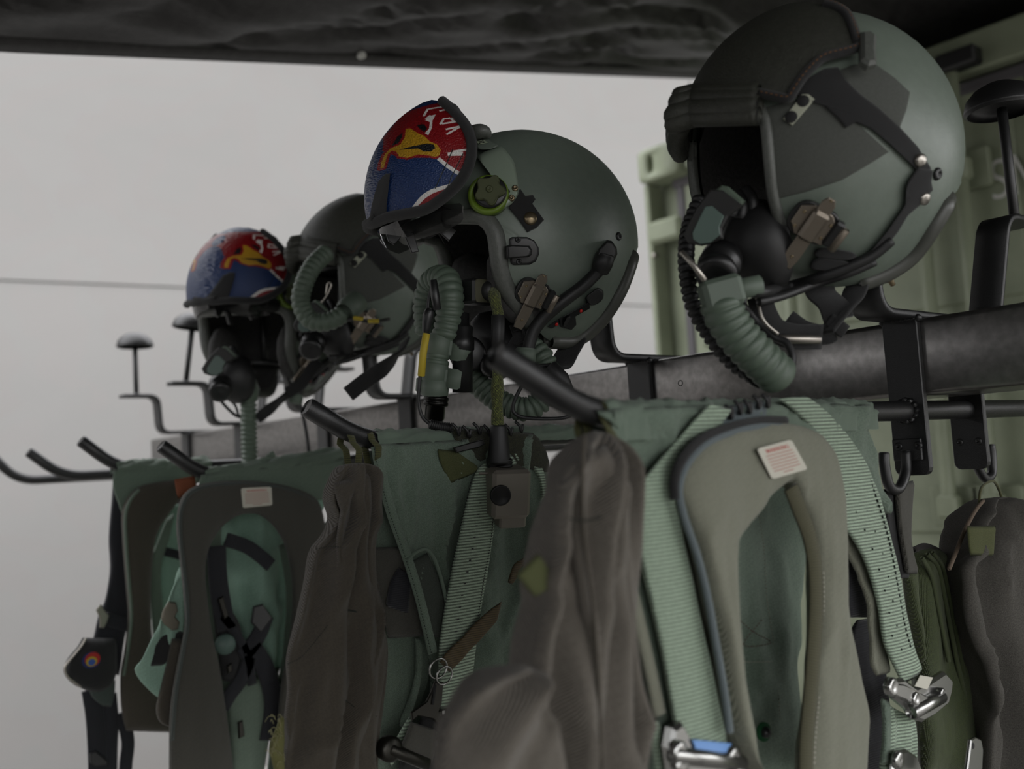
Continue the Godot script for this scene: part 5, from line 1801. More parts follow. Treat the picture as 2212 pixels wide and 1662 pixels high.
	var col := sheet("collar", outer, inner, x + 0.030, M.collar, t, {nu = 20, nv = 120, t = 0.014, noise = 0.006, crease = 0.003, scale = 3.0, puff = 2.6, pv = 200.0, seed = 9.0}, "grey-green padded horseshoe collar")
	st = mb()
	tube(st, curve(px3(v1([640, 1500, 612, 1300, 575, 1090, 540, 900, 498, 730, 440, 560, 418, 440, 450, 335, 530, 245, 645, 192, 770, 165, 900, 168]), x + 0.036), 5), 0.0032, 8)
	part("collar_piping", st, M.piping, col, "blue-grey collar piping")
	st = mb()
	tube(st, curve(px3(v1([400, 480, 398, 405, 425, 320, 510, 226, 640, 170, 770, 142, 880, 140]), x + 0.034), 6), 0.0042, 10)
	part("collar_zip", st, M.cloth_black, col, "black zip edge")
	st = mb()
	strap(st, curve(px3(v1([905, 430, 940, 520, 985, 640, 1010, 780, 1015, 950, 1005, 1150, 990, 1350, 975, 1520, 970, 1700]), x + 0.040), 6), [Vector3(0.3, 0, -1)], 0.014, 0.003)
	part("zip_tape", st, weave(Color(0.27, 0.265, 0.19), 0.0012, 0.2, 0.9, 2), col, "olive zip tape inside the collar")
	stitches(v1([1050, 800, 1052, 950, 1045, 1150, 1030, 1350, 1015, 1520, 1010, 1640]), x + 0.0415, M.label, col, 40, 0.0005)
	warning_label(v1([755, 262, 905, 222, 978, 352, 822, 396]), x + 0.0465, col, 7)
	# lacing over the prong
	for i in 6:
		st = mb()
		var q := on_x(1552 + i * 20.0, 893 - i * 6.0 + (4 if i % 2 else 0), x + 0.022)
		tube(st, curve([q + Vector3(0, 0.006, 0.003), q + Vector3(0.003, 0.001, 0.001), q + Vector3(0.001, -0.005, -0.002), q + Vector3(0.001, -0.003, -0.005), q + Vector3(0.002, 0.004, -0.003)], 4), 0.0016, 8)
		part("lacing", st, M.rubber, t)
	sheet("lacing_patch", v1([548, 90, 560, 130, 585, 190]), v1([790, 48, 800, 90, 790, 140]), x + 0.018, M.piping, t, {nu = 12, nv = 8, t = 0.002, noise = 0.001})
	# snap button
	st = mb()
	var sb := on_x(1651, 1582, x - 0.022)
	lathe(st, sb, Vector3(1, 0, 0.1), [[.0085, -.002], [.0085, .0006], [.0, .001]], 20)
	var pad := part("snap_pad", st, mat(Color(0.05, 0.26, 0.13), 0.95), t, "green felt snap pad")
	st = mb()
	lathe(st, sb, Vector3(1, 0, 0.1), [[.0050, .000], [.0050, .003], [.0035, .0055], [0, .0065]], 18)
	part("snap_stud", st, M.plastic, pad)
	# stitched cross box and seams on the back panel
	stitches(v1([765, 540, 790, 700, 800, 900, 830, 1100, 850, 1300, 860, 1440]), x - 0.026, M.collar, t, 60, 0.0005)
	stitches(v1([655, 985, 740, 1060, 820, 1110, 700, 1120, 780, 1010]), x - 0.026, mat(Color(0.28, 0.20, 0.17), 0.9), t, 34, 0.0005)
	stitches(v1([660, 1190, 760, 1195, 855, 1190]), x - 0.026, M.collar, t, 20, 0.0005)
	# chrome ejector buckle on the right webbing
	st = mb()
	var bl := v1([1298, 1305, 1320, 1268, 1365, 1262, 1420, 1300, 1470, 1280, 1545, 1232, 1580, 1270, 1575, 1320, 1560, 1375, 1500, 1425, 1450, 1452, 1410, 1440, 1380, 1395, 1325, 1350])
	cut_plate(st, bl, x + 0.008, 0.010, 0.003)
	var bu := part("buckle", st, M.chrome, t, "chrome quick-release buckle")
	st = mb()
	cut_plate(st, v1([1320, 1330, 1345, 1285, 1385, 1290, 1500, 1350, 1478, 1390, 1440, 1380]), x + 0.018, 0.005, 0.0015)
	for q in [[1330, 1300, 0.009], [1430, 1352, 0.007], [1545, 1330, 0.006]]:
		var g := v1([q[0], q[1]])
		lathe(st, on_x(g[0], g[1], x + 0.018), Vector3.RIGHT, [[q[2], 0], [q[2], .006], [q[2] * .7, .008], [q[2] * .4, .006], [0, .006]], 18)
	part("buckle_lever", st, M.chrome, bu)
	st = mb()
	var tl := v1([1435, 1415, 1560, 1345])
	tube(st, [on_x(tl[0], tl[1], x + 0.02), on_x(tl[2], tl[3], x + 0.02)], 0.0075, 16)
	part("buckle_roller", st, M.chrome, bu)
	st = mb()
	cut_plate(st, v1([1445, 1300, 1470, 1252, 1525, 1262, 1500, 1315]), x + 0.0185, 0.0008, 0.0002)
	part("buckle_tag", st, M.label, bu, "small white tag")
	sheet("lower_strap", v1([1312, 1360, 1325, 1450, 1318, 1540, 1300, 1662, 1296, 1710]), v1([1400, 1430, 1440, 1450, 1452, 1540, 1448, 1662, 1446, 1710]), x - 0.002, M.webbing, t, {nu = 12, nv = 24, t = 0.004, noise = 0.004, puff = 6.0, folds = [[2.0, 0.003, 0.0, 0.0]]})
	sheet("strap_edge", v1([1308, 1350, 1318, 1450, 1310, 1560, 1298, 1640]), v1([1335, 1360, 1342, 1450, 1338, 1560, 1325, 1640]), x + 0.004, M.nylon, t, {nu = 6, nv = 20, t = 0.003, noise = 0.003})
	st = mb()
	cut_plate(st, v1([1330, 1610, 1345, 1580, 1385, 1570, 1430, 1600, 1445, 1640, 1440, 1700, 1360, 1700, 1325, 1660]), x + 0.006, 0.008, 0.003)
	var b2 := part("buckle", st, M.chrome, t, "lower chrome buckle")
	st = mb()
	var lg := v1([1370, 1620])
	lathe(st, on_x(lg[0], lg[1], x + 0.014), Vector3.RIGHT, [[.009, 0], [.009, .003], [.006, .005], [0, .004]], 18)
	part("buckle_pivot", st, M.chrome, b2)
	# chrome adjuster with blue tape on the left webbing
	st = mb()
	cut_plate(st, v1([345, 1475, 385, 1445, 420, 1500, 440, 1540, 610, 1540, 650, 1545, 690, 1600, 700, 1700, 350, 1700, 330, 1560]), x + 0.016, 0.012, 0.003)
	var b3 := part("buckle", st, M.chrome, t, "chrome adjuster buckle with blue tape")
	st = mb()
	var a1 := v1([390, 1600, 690, 1635])
	tube(st, [on_x(a1[0], a1[1], x + 0.030), on_x(a1[2], a1[3], x + 0.030)], 0.0065, 16)
	for q in [[400, 1580], [410, 1640], [640, 1600], [670, 1650]]:
		var g := v1(q)
		lathe(st, on_x(g[0], g[1], x + 0.028), Vector3.RIGHT, [[.008, 0], [.008, .005], [.005, .007], [0, .006]], 16)
	part("buckle_bar", st, M.chrome, b3)
	st = mb()
	cut_plate(st, v1([470, 1532, 640, 1548, 638, 1612, 490, 1592]), x + 0.0285, 0.002, 0.0006)
	part("blue_tape", st, mat(Color(0.42, 0.58, 0.80), 0.4), b3, "light blue tape")
	sheet("strap_end", v1([292, 1455, 305, 1560, 320, 1662, 322, 1700]), v1([330, 1450, 350, 1560, 360, 1662, 362, 1700]), x + 0.010, M.webbing, t, {nu = 6, nv = 14, t = 0.003, noise = 0.002})
	# black flap behind the right strap
	sheet("pouch_flap", v1([1120, 690, 1140, 800, 1160, 1000]), v1([1170, 680, 1210, 800, 1250, 1000]), x - 0.02, M.navy, t, {nu = 8, nv = 16, t = 0.003, noise = 0.003})
	sheet("hip_pouch", v1([1195, 1010, 1160, 1100, 1150, 1250, 1190, 1400, 1212, 1520, 1212, 1720]), v1([1275, 1000, 1310, 1200, 1330, 1350, 1350, 1500, 1420, 1662, 1430, 1720]), x - 0.045, M.navy, t, {nu = 16, nv = 30, t = 0.004, noise = 0.008})
	# webbing loop round the prong
	st = mb()
	var lp := []
	for i in 17:
		var a := TAU * i / 16
		lp.append(Vector3(x + cos(a) * 0.0135, 1.632 + sin(a) * (0.0135 if sin(a) > 0 else 0.024), 0.482))
	strap(st, lp, [Vector3(0, 0, 1)], 0.010, 0.0018)
	part("hanging_loop", st, M.olive_web, t)

func near_jacket() -> void:
	var x := -0.50
	var t := thing("flight_jacket", "large grey-brown cloth jacket in front of the pale green harness vest", "jacket", on_x(1280, 940, x), "jackets hanging on the rack prongs")
	sheet("body", [1288, 930, 1240, 965, 1197, 1012, 1168, 1068, 1145, 1143, 1146, 1175, 1132, 1256, 1142, 1303, 1130, 1374, 1126, 1440, 1120, 1520, 1100, 1600, 1090, 1720], [1306, 932, 1332, 975, 1345, 1060, 1352, 1200, 1358, 1400, 1366, 1560, 1368, 1720], x, M.brown, t, {nu = 44, nv = 80, t = 0.022, puff = 2.2, noise = 0.012, crease = 0.012, scale = 2.6, stretch = 0.2, folds = [[2.4, 0.013, 0.25, 0.1], [4.2, 0.005, -0.5, 0.4]], pv = 9.0, seed = 11.0})
	sheet("sleeve", [1120, 1436, 1066, 1459, 1026, 1492, 998, 1539, 969, 1586, 944, 1652, 930, 1720], [1148, 1442, 1146, 1480, 1150, 1520, 1160, 1580, 1180, 1662, 1190, 1720], x + 0.022, M.brown, t, {nu = 34, nv = 40, t = 0.024, puff = 2.0, noise = 0.011, crease = 0.010, scale = 2.8, stretch = 0.3, folds = [[1.6, 0.009, 0.8, 0.2]], pv = 8.0, seed = 12.0})
	sheet("front_fold", [1235, 1000, 1222, 1080, 1220, 1180, 1238, 1300, 1250, 1420, 1240, 1540, 1245, 1720], [1300, 960, 1318, 1080, 1322, 1200, 1335, 1340, 1350, 1500, 1358, 1620, 1362, 1720], x + 0.014, M.brown, t, {nu = 24, nv = 60, t = 0.012, puff = 2.2, noise = 0.009, crease = 0.010, scale = 2.8, stretch = 0.2, folds = [[1.2, 0.008, 0.3, 0.2]], seed = 13.0})
	sheet("cuff_tab", [1116, 1242, 1136, 1268, 1158, 1292], [1162, 1196, 1180, 1224, 1198, 1266], x + 0.020, M.velcro, t, {nu = 8, nv = 10, t = 0.003, noise = 0.003}, "olive hook-and-loop cuff tab")
	stitches([1230, 1120, 1262, 1125, 1300, 1118], x + 0.034, M.thread, t, 16, 0.0006)
	var st := mb()
	tube(st, curve(px3([1262, 940, 1258, 1040, 1262, 1160, 1280, 1300, 1292, 1460, 1300, 1662], x + 0.030), 6), 0.0016, 6)
	part("zip_seam", st, M.brown2, t)
	st = mb()
	strap(st, curve([Vector3(x - 0.012, 1.612, 0.488), Vector3(x - 0.034, 1.645, 0.489), Vector3(x - 0.05, 1.62, 0.489), Vector3(x - 0.012, 1.590, 0.487)], 6), [Vector3(0, 0, 1)], 0.008, 0.0016)
	part("hanger_loop", st, M.olive_web, t)

func v2(list: Array) -> Array:
	return zz(list, 2.125, 560, 880)
func middle_vest() -> void:
	var x := -0.918
	var t := thing("survival_vest", "green harness vest crossed by an olive-brown strap behind the metal connector", "vest", on_x(1000, 960, x), "vests hanging on the rack prongs")
	var st := mb()
	var rows := []
	for i in 41:
		var z: float = lerpf(on_x(802, 965, x).z, on_x(1245, 945, x).z, i / 40.0)
		var row := PackedVector3Array()
		for k in 21:
			var a := lerpf(-0.35, PI + 0.35, k / 20.0)
			var r := 0.0145 + 0.004 * fn.get_noise_2d(z * 300 + 90, k * 3.0) + 0.003 * fn.get_noise_2d(z * 900, k * 1.4 + 50)
			row.append(Vector3(x + cos(a) * r * 1.1, 1.632 + sin(a) * r, z))
		rows.append(row)
	grid(st, rows, false)
	part("shoulder_wrap", st, M.nylon, t)
	sheet("back_panel", v2([500, 200, 505, 500, 500, 900, 480, 1300, 470, 1720]), v2([1300, 180, 1330, 500, 1330, 900, 1320, 1300, 1300, 1720]), x - 0.030, M.nylon, t, {nu = 24, nv = 30, t = 0.003, noise = 0.008, seed = 20.0})
	sheet("front_panel", v2([520, 172, 545, 300, 590, 470, 650, 640, 705, 810, 745, 960, 785, 1130, 800, 1250, 790, 1400, 780, 1662, 780, 1720]), v2([1250, 130, 1300, 250, 1320, 420, 1310, 700, 1290, 900, 1260, 1100, 1240, 1300, 1200, 1500, 1180, 1720]), x + 0.001, M.nylon, t, {nu = 60, nv = 70, t = 0.003, noise = 0.018, crease = 0.011, scale = 3.4, stretch = 0.28, folds = [[3.3, 0.004, 0.35, 0.2]], puff = 8.0, xs = [0.014, 0.002, 0.0, 0.0], seed = 21.0}, "green nylon front panel")
	st = mb()
	strap(st, curve(px3(v2([535, 180, 560, 310, 605, 480, 665, 650, 720, 820, 757, 960, 797, 1130]), x + 0.022), 6), [Vector3(0.2, 0, -1)], 0.011, 0.0025)
	part("edge_binding", st, M.nylon, t)
	stitches(v2([528, 190, 552, 310, 597, 480, 657, 650, 712, 820, 749, 960, 790, 1130]), x + 0.0245, M.thread, t, 70, 0.0004)
	# curved pocket seam
	st = mb()
	tube(st, curve(px3(v2([680, 700, 720, 665, 765, 652, 800, 690, 830, 770, 850, 850, 868, 940]), x + 0.023), 6), 0.0022, 6)
	part("pocket_seam", st, M.nylon, t)
	sheet("pocket_facing", v2([690, 712, 715, 800, 750, 930, 780, 1050]), v2([770, 668, 820, 780, 850, 900, 850, 1060]), x + 0.0185, weave(Color(0.185, 0.215, 0.18), 0.0009, 0.12, 0.8), t, {nu = 10, nv = 20, t = 0.002, noise = 0.002})
	# side panel behind, its dark flap and navy strap
	sheet("side_panel", v2([485, 250, 480, 420, 470, 640, 490, 900, 520, 1080, 530, 1300, 510, 1480, 500, 1660, 500, 1720]), v2([560, 300, 620, 520, 700, 760, 760, 1000, 775, 1200, 730, 1400, 690, 1560, 640, 1720]), x - 0.010, M.nylon, t, {nu = 22, nv = 50, t = 0.004, noise = 0.008, scale = 4.0, seed = 22.0})
	sheet("side_flap", v2([515, 645, 540, 780, 570, 930, 592, 1062]), v2([648, 640, 690, 790, 730, 930, 752, 1052]), x + 0.004, M.collar_olive, t, {nu = 14, nv = 22, t = 0.003, noise = 0.003}, "grey-black side flap")
	sheet("pull_tab", v2([640, 735, 605, 800, 588, 880, 584, 915]), v2([690, 770, 690, 840, 680, 940, 670, 945]), x + 0.010, M.navy, t, {nu = 8, nv = 16, t = 0.003, noise = 0.001, puff = 8.0}, "navy webbing pull tab")
	sheet("pocket_edge", v2([715, 1060, 720, 1150, 712, 1250, 690, 1330, 640, 1460]), v2([735, 1055, 745, 1150, 738, 1260, 715, 1350, 668, 1480]), x + 0.006, M.nylon, t, {nu = 5, nv = 20, t = 0.003, noise = 0.002})
	# wide ribbed webbing
	sheet("webbing", v2([1150, 215, 1060, 245, 1000, 290, 962, 400, 925, 560, 890, 720, 862, 870, 840, 1000, 824, 1130, 826, 1260, 830, 1385]), v2([1180, 262, 1120, 310, 1092, 390, 1078, 510, 1050, 720, 1020, 900, 1000, 1040, 984, 1160, 968, 1280, 950, 1350, 935, 1390]), x + 0.026, M.webbing, t, {nu = 14, nv = 80, t = 0.0024, noise = 0.0015, puff = 10.0, bow = 0.003}, "green ribbed webbing")
	for g in [[[975, 330, 935, 500, 900, 660, 868, 820, 845, 960], [1085, 400, 1062, 620, 1030, 800, 1005, 960]]]:
		for e in g: stitches(v2(e), x + 0.031, M.rubber, t, 44, 0.0006)
	st = mb()
	for q in even(curve(px3(v2([1015, 440, 985, 620, 955, 760, 925, 900, 905, 1030]), x + 0.0325), 6), 12): rbox(st, q, Vector3(0.001, 0.0015, 0.003), 0.0003)
	part("bar_tacks", st, M.rubber, t).set_meta("kind", "stuff")
	sheet("webbing", v2([1150, 212, 1220, 212, 1280, 260, 1305, 330, 1315, 420]), v2([1170, 250, 1215, 245, 1262, 290, 1285, 350, 1292, 425]), x + 0.022, M.webbing, t, {nu = 8, nv = 24, t = 0.004, noise = 0.001, puff = 8.0})
	# olive patches at the top
	sheet("velcro_patch", v2([820, 192, 830, 250, 862, 320, 880, 350]), v2([900, 200, 990, 262, 1004, 275, 985, 305]), x + 0.024, M.velcro, t, {nu = 8, nv = 10, t = 0.003, noise = 0.002}, "olive hook-and-loop patch")
	sheet("velcro_patch", v2([892, 92, 905, 150, 930, 200, 1010, 250]), v2([1245, 120, 1300, 180, 1322, 240, 1325, 300]), x + 0.020, weave(Color(0.16, 0.165, 0.105), 0.0012, 0.25, 0.95), t, {nu = 14, nv = 12, t = 0.004, noise = 0.006, seed = 25.0}, "dark olive patch at the shoulder")
	for i in 7:
		st = mb()
		var g := v2([900 + i * 48, 104 + (i % 2) * 12 - i * 2])
		var q := on_x(g[0], g[1], x + 0.024)
		tube(st, curve([q + Vector3(0, 0.007, 0.004), q + Vector3(0.003, 0.001, 0), q + Vector3(0.001, -0.006, -0.004), q + Vector3(0.002, 0.003, -0.006)], 4), 0.0018, 7)
		part("lacing", st, M.rubber, t)
	st = mb()
	cut_plate(st, v2([885, 185, 1020, 148, 1028, 172, 1000, 185, 900, 210]), x + 0.030, 0.004, 0.001)
	part("shoulder_buckle", st, M.plastic, t)
	# brown cross strap with ring and clip
	sheet("cross_strap", v2([1112, 890, 1020, 965, 940, 1050, 860, 1125, 825, 1170]), v2([1092, 978, 1030, 1050, 975, 1110, 910, 1180, 870, 1218]), x + 0.036, M.gold_web, t, {nu = 10, nv = 26, t = 0.0018, noise = 0.003, puff = 8.0}, "olive-brown cross strap")
	sheet("cross_strap", v2([1215, 690, 1170, 720, 1150, 770, 1140, 805]), v2([1230, 720, 1195, 745, 1180, 785, 1160, 815]), x + 0.034, M.gold_web, t, {nu = 6, nv = 10, t = 0.0018, noise = 0.001})
	for g in [[822, 1200, 1.0], [850, 1232, 0.9]]:
		st = mb()
		var c := v2([g[0], g[1]])
		var o := on_x(c[0], c[1], x + 0.042)
		var rp := []
		for i in 25:
			var a := TAU * i / 24
			rp.append(o + Vector3(0.002 * sin(a), sin(a) * 0.0105, cos(a) * 0.0115) * g[2])
		tube(st, rp, 0.0011, 8, false)
		part("split_ring", st, M.chrome, t)
	st = mb()
	cut_plate(st, v2([800, 1255, 838, 1262, 830, 1360, 815, 1395, 834, 1430, 822, 1490, 806, 1450, 790, 1430, 720, 1415, 695, 1440, 690, 1400, 760, 1350, 780, 1310]), x + 0.036, 0.004, 0.001)
	var cl := part("snap_clip", st, M.gun, t, "dark metal snap clip")
	st = mb()
	var sl := v2([808, 1275, 795, 1365])
	tube(st, [on_x(sl[0], sl[1], x + 0.0405), on_x(sl[2], sl[3], x + 0.0405)], 0.0016, 8)
	part("painted_clip_slot", st, M.hole_shade, cl)  # dark rod lying on the clip, painted as the shade of a slot
	# steel chest adjuster below
	st = mb()
	cut_plate(st, v2([800, 1388, 900, 1380, 990, 1400, 980, 1425, 880, 1428, 805, 1420]), x + 0.030, 0.006, 0.002)
	var ab := part("adjuster", st, M.gun, t, "steel adjuster bar with embossed marks")
	st = mb()
	for i in 4:
		var e := v2([846 + i * 20, 1402])
		rbox(st, on_x(e[0], e[1], x + 0.0362), Vector3(0.0006, 0.004, 0.004), 0.0002)
	part("embossed_marks", st, M.chrome, ab).set_meta("kind", "stuff")
	sheet("chest_webbing", v2([700, 1445, 680, 1500, 655, 1560, 640, 1600]), v2([805, 1480, 805, 1540, 795, 1600, 780, 1650]), x + 0.044, M.collar_olive, t, {nu = 10, nv = 14, t = 0.004, noise = 0.002, puff = 6.0}, "grey webbing end in the adjuster")
	st = mb()
	var t1 := v2([600, 1570, 770, 1640])
	tube(st, [on_x(t1[0], t1[1], x + 0.046), on_x(t1[2], t1[3], x + 0.046)], 0.0065, 14)
	lathe(st, on_x(t1[0], t1[1], x + 0.044), Vector3.RIGHT, [[.013, -.006], [.013, .003], [.009, .006], [0, .006]], 20)
	part("adjuster_roller", st, M.gun, t)
	for g in [[600, 1660, 690, 1420, 712, 1470, 660, 1580], [790, 1500, 880, 1480, 900, 1530, 815, 1560]]:
		sheet("strap_end", v2([g[2], g[3], (g[0] + g[2]) / 2 - 20, (g[1] + g[3]) / 2, g[0], g[1]]), v2([g[4], g[5], (g[4] + g[6]) / 2, (g[5] + g[7]) / 2, g[6], g[7]]), x + 0.030, M.webbing, t, {nu = 6, nv = 12, t = 0.003, noise = 0.001})
	st = mb()
	var w2 := v2([800, 1510, 900, 1500])
	tube(st, [on_x(w2[0], w2[1] + 14, x + 0.040), on_x(w2[2], w2[3] + 14, x + 0.040)], 0.005, 12)
	part("adjuster_bar", st, M.chrome, t)
	sheet("lower_panel", v2([780, 1360, 720, 1480, 660, 1600, 630, 1720]), v2([960, 1360, 930, 1480, 900, 1600, 880, 1720]), x + 0.016, M.cloth_black, t, {nu = 12, nv = 16, t = 0.004, noise = 0.004})

func middle_coverall() -> void:
	var x := -0.885
	var t := thing("flight_coverall", "dark brown cloth coverall with frayed yellow-green cuff tape", "coverall", on_x(760, 1000, x), "jackets hanging on the rack prongs")
	sheet("body", v2([420, 258, 372, 274, 342, 330, 322, 420, 338, 505, 300, 590, 256, 655, 225, 760, 190, 880, 160, 1000, 130, 1150, 128, 1290, 114, 1440, 120, 1560, 112, 1662, 108, 1720]), v2([440, 258, 500, 275, 530, 330, 534, 420, 512, 560, 515, 640, 535, 800, 562, 960, 592, 1080, 594, 1200, 570, 1400, 545, 1560, 530, 1662, 525, 1720]), x, M.brown2, t, {nu = 46, nv = 90, t = 0.020, puff = 2.2, noise = 0.011, crease = 0.011, scale = 3.0, stretch = 0.15, folds = [[2.3, 0.010, 0.15, 0.45], [4.6, 0.003, 0.5, 0.1]], pv = 30.0, seed = 31.0})
	sheet("front_flap", v2([340, 350, 345, 500, 330, 640, 318, 800, 316, 940, 300, 1050, 310, 1200, 316, 1350, 290, 1500, 250, 1662, 240, 1720]), v2([500, 300, 508, 440, 500, 600, 512, 760, 540, 940, 566, 1080, 570, 1200, 540, 1400, 520, 1560, 500, 1662, 495, 1720]), x + 0.012, M.brown2, t, {nu = 30, nv = 70, t = 0.009, puff = 2.4, noise = 0.009, crease = 0.010, scale = 3.0, stretch = 0.15, folds = [[1.4, 0.006, 0.4, 0.2]], seed = 32.0})
	var st := mb()
	tube(st, curve(px3(v2([330, 935, 400, 932, 480, 950, 555, 985]), x + 0.0275), 6), 0.0009, 5)
	part("pocket_seam", st, M.thread, t)
	for g in [[[262, 652, 330, 640, 420, 648, 510, 650]], [[440, 720, 442, 800, 438, 880, 440, 930]], [[130, 1180, 200, 1140, 300, 1020, 312, 1000]], [[330, 1290, 400, 1350, 470, 1400, 540, 1420]]]:
		stitches(v2(g[0]), x + 0.027, M.thread, t, 24, 0.0005)
	sheet("cuff_tape", v2([96, 1420, 75, 1480, 52, 1560, 70, 1662, 70, 1710]), v2([112, 1418, 118, 1500, 112, 1580, 112, 1662, 112, 1710]), x + 0.012, mat(Color(0.36, 0.36, 0.21), 0.95), t, {nu = 8, nv = 20, t = 0.003, noise = 0.008, scale = 12.0}, "frayed yellow-green cuff tape")
	st = mb()
	var rn := RandomNumberGenerator.new()
	rn.seed = 5
	for i in 26:
		var g := v2([rn.randf_range(55, 118), rn.randf_range(1410, 1640)])
		var o := on_x(g[0], g[1], x + 0.015)
		var d := Vector3(rn.randf_range(-.3, .6), rn.randf_range(-.5, .9), rn.randf_range(.1, 1.0)).normalized() * rn.randf_range(0.004, 0.014)
		tube(st, curve([o, o + d * 0.6 + Vector3(0, 0.003, 0), o + d], 3), 0.00035, 4, false)
	part("loose_threads", st, mat(Color(0.50, 0.49, 0.36), 0.95), t).set_meta("kind", "stuff")
	for g in [[0.452, 0.0], [0.476, -0.002]]:
		st = mb()
		var lp := []
		for i in 15:
			var a := lerpf(-0.9, PI + 0.9, i / 14.0)
			lp.append(Vector3(-0.918 + cos(a) * 0.0135 + (0.012 if sin(a) < 0 else 0.0), 1.633 + g[1] + (sin(a) * 0.0135 if sin(a) > 0 else sin(a) * 0.030), g[0]))
		strap(st, lp, [Vector3(0, 0, 1)], 0.008, 0.0014)
		part("hanger_loop", st, M.olive_web, t)

func draped(st: SurfaceTool, xc: float, za: float, zb: float, seed_off: float, ya := 1.633) -> void:
	var rows := []
	for i in 31:
		var z := lerpf(za, zb, i / 30.0)
		var row := PackedVector3Array()
		for k in 21:
			var a := lerpf(-0.35, PI + 0.35, k / 20.0)
			var r := 0.0155 + 0.006 * fn.get_noise_2d(z * 260 + seed_off, k * 3.0) + 0.003 * fn.get_noise_2d(z * 800 + seed_off, k * 1.4)
			row.append(Vector3(xc + cos(a) * r * 1.1, lerpf(ya, 1.633, i / 30.0) + sin(a) * r, z))
		rows.append(row)
	grid(st, rows, false)

func far_vest() -> void:
	var x := -1.491
	var t := thing("survival_vest", "dark olive horseshoe-collar vest showing mint lining, with a white warning label", "vest", on_x(550, 1010, x), "vests hanging on the rack prongs")
	var st := mb()
	draped(st, x, on_x(436, 1025, x).z, on_x(742, 985, x).z, 300.0, 1.607)
	part("shoulder_wrap", st, M.nylon, t)
	# nylon yoke and mint back lining
	sheet("shoulder_yoke", [434, 1026, 425, 1060, 400, 1090], [742, 990, 735, 1040, 705, 1080], x + 0.014, M.nylon, t, {nu = 40, nv = 14, t = 0.004, noise = 0.008, scale = 3.0, seed = 51.0})
	sheet("mint_lining", [440, 1090, 444, 1200, 470, 1330, 500, 1450, 520, 1540, 535, 1600], [600, 1080, 622, 1180, 630, 1300, 622, 1400, 600, 1490, 575, 1600], x - 0.044, M.mint, t, {nu = 30, nv = 50, t = 0.002, noise = 0.026, crease = 0.016, scale = 3.0, folds = [[1.6, 0.014, 0.3, 0.1]], seed = 52.0}, "mint green lining")
	sheet("mint_lining", [640, 1042, 636, 1070, 640, 1100], [712, 1030, 708, 1080, 690, 1120], x - 0.012, M.mint, t, {nu = 14, nv = 14, t = 0.002, noise = 0.012, scale = 6.0, seed = 53.0}, "mint green lining")
	sheet("back_panel", [395, 1100, 398, 1250, 392, 1400, 380, 1550, 375, 1720], [480, 1090, 478, 1250, 500, 1400, 520, 1550, 520, 1720], x - 0.020, M.nylon, t, {nu = 16, nv = 30, t = 0.004, noise = 0.008, seed = 54.0})
	sheet("back_panel", [602, 1180, 618, 1280, 612, 1400, 596, 1500, 570, 1720], [720, 1120, 730, 1300, 740, 1500, 740, 1720], x - 0.034, M.nylon, t, {nu = 16, nv = 30, t = 0.004, noise = 0.008, seed = 55.0})
	# collar
	var outer := [366, 1720, 366, 1640, 367, 1560, 376, 1480, 392, 1400, 401, 1340, 396, 1260, 388, 1190, 383, 1130, 390, 1084, 412, 1055, 462, 1041, 540, 1039, 620, 1050, 678, 1075, 697, 1115, 708, 1200, 716, 1300, 722, 1400, 728, 1500, 730, 1720]
	var inner := [505, 1720, 500, 1640, 490, 1560, 474, 1450, 456, 1370, 446, 1300, 441, 1235, 448, 1190, 462, 1160, 486, 1132, 510, 1116, 535, 1110, 562, 1114, 592, 1138, 612, 1170, 624, 1210, 631, 1260, 630, 1340, 618, 1430, 604, 1520, 590, 1720]
	var col := sheet("collar", outer, inner, x + 0.026, M.collar_olive, t, {nu = 20, nv = 100, t = 0.013, noise = 0.004, scale = 2.5, puff = 2.6, pv = 200.0, seed = 56.0}, "dark olive padded horseshoe collar")
	st = mb()
	tube(st, curve(px3([372, 1600, 380, 1500, 397, 1400, 406, 1340, 401, 1260, 393, 1190, 389, 1130, 396, 1090, 416, 1062, 464, 1048, 540, 1046, 620, 1057, 676, 1082], x + 0.034), 5), 0.0030, 8)
	part("collar_piping", st, weave(Color(0.24, 0.265, 0.25), 0.0009, 0.1, 0.8), col)
	warning_label([520, 1055, 586, 1052, 588, 1092, 524, 1098], x + 0.0405, col, 7)
	# straps, harness hardware seen through the collar
	for g in [[[488, 1166, 530, 1180, 560, 1200, 585, 1222], 0.022, "webbing"], [[468, 1180, 470, 1240, 478, 1300, 490, 1360], 0.030, "webbing"], [[575, 1330, 560, 1370, 540, 1400, 520, 1420], 0.026, "webbing"], [[480, 1330, 510, 1370, 535, 1420, 545, 1480], 0.014, "webbing"], [[540, 1420, 520, 1470, 498, 1500, 480, 1530], 0.022, "webbing"], [[545, 1400, 575, 1450, 590, 1520, 580, 1600], 0.030, "webbing"]]:
		st = mb()
		strap(st, curve(px3(g[0], x + 0.002), 6), [Vector3(0, 0.5, -1)], g[1], 0.005)
		part(g[2], st, M.navy, t)
	sheet("inner_pouch", [455, 1290, 462, 1340, 470, 1400, 480, 1470], [500, 1320, 520, 1360, 522, 1420, 516, 1480], x - 0.012, M.cloth_black, t, {nu = 10, nv = 14, t = 0.012, puff = 2.2, noise = 0.003})
	sheet("lower_pouch", [490, 1480, 495, 1540, 498, 1600, 500, 1720], [600, 1440, 596, 1520, 580, 1600, 560, 1720], x - 0.012, M.nylon, t, {nu = 16, nv = 18, t = 0.012, puff = 2.2, noise = 0.008, seed = 57.0})
	st = mb()
	var b := on_x(487, 1393, x + 0.012)
	lathe(st, b, Vector3(1, 0, 0.2), [[0, -.006], [.016, -.006], [.016, 0], [.014, .003], [0, .004]], 24)
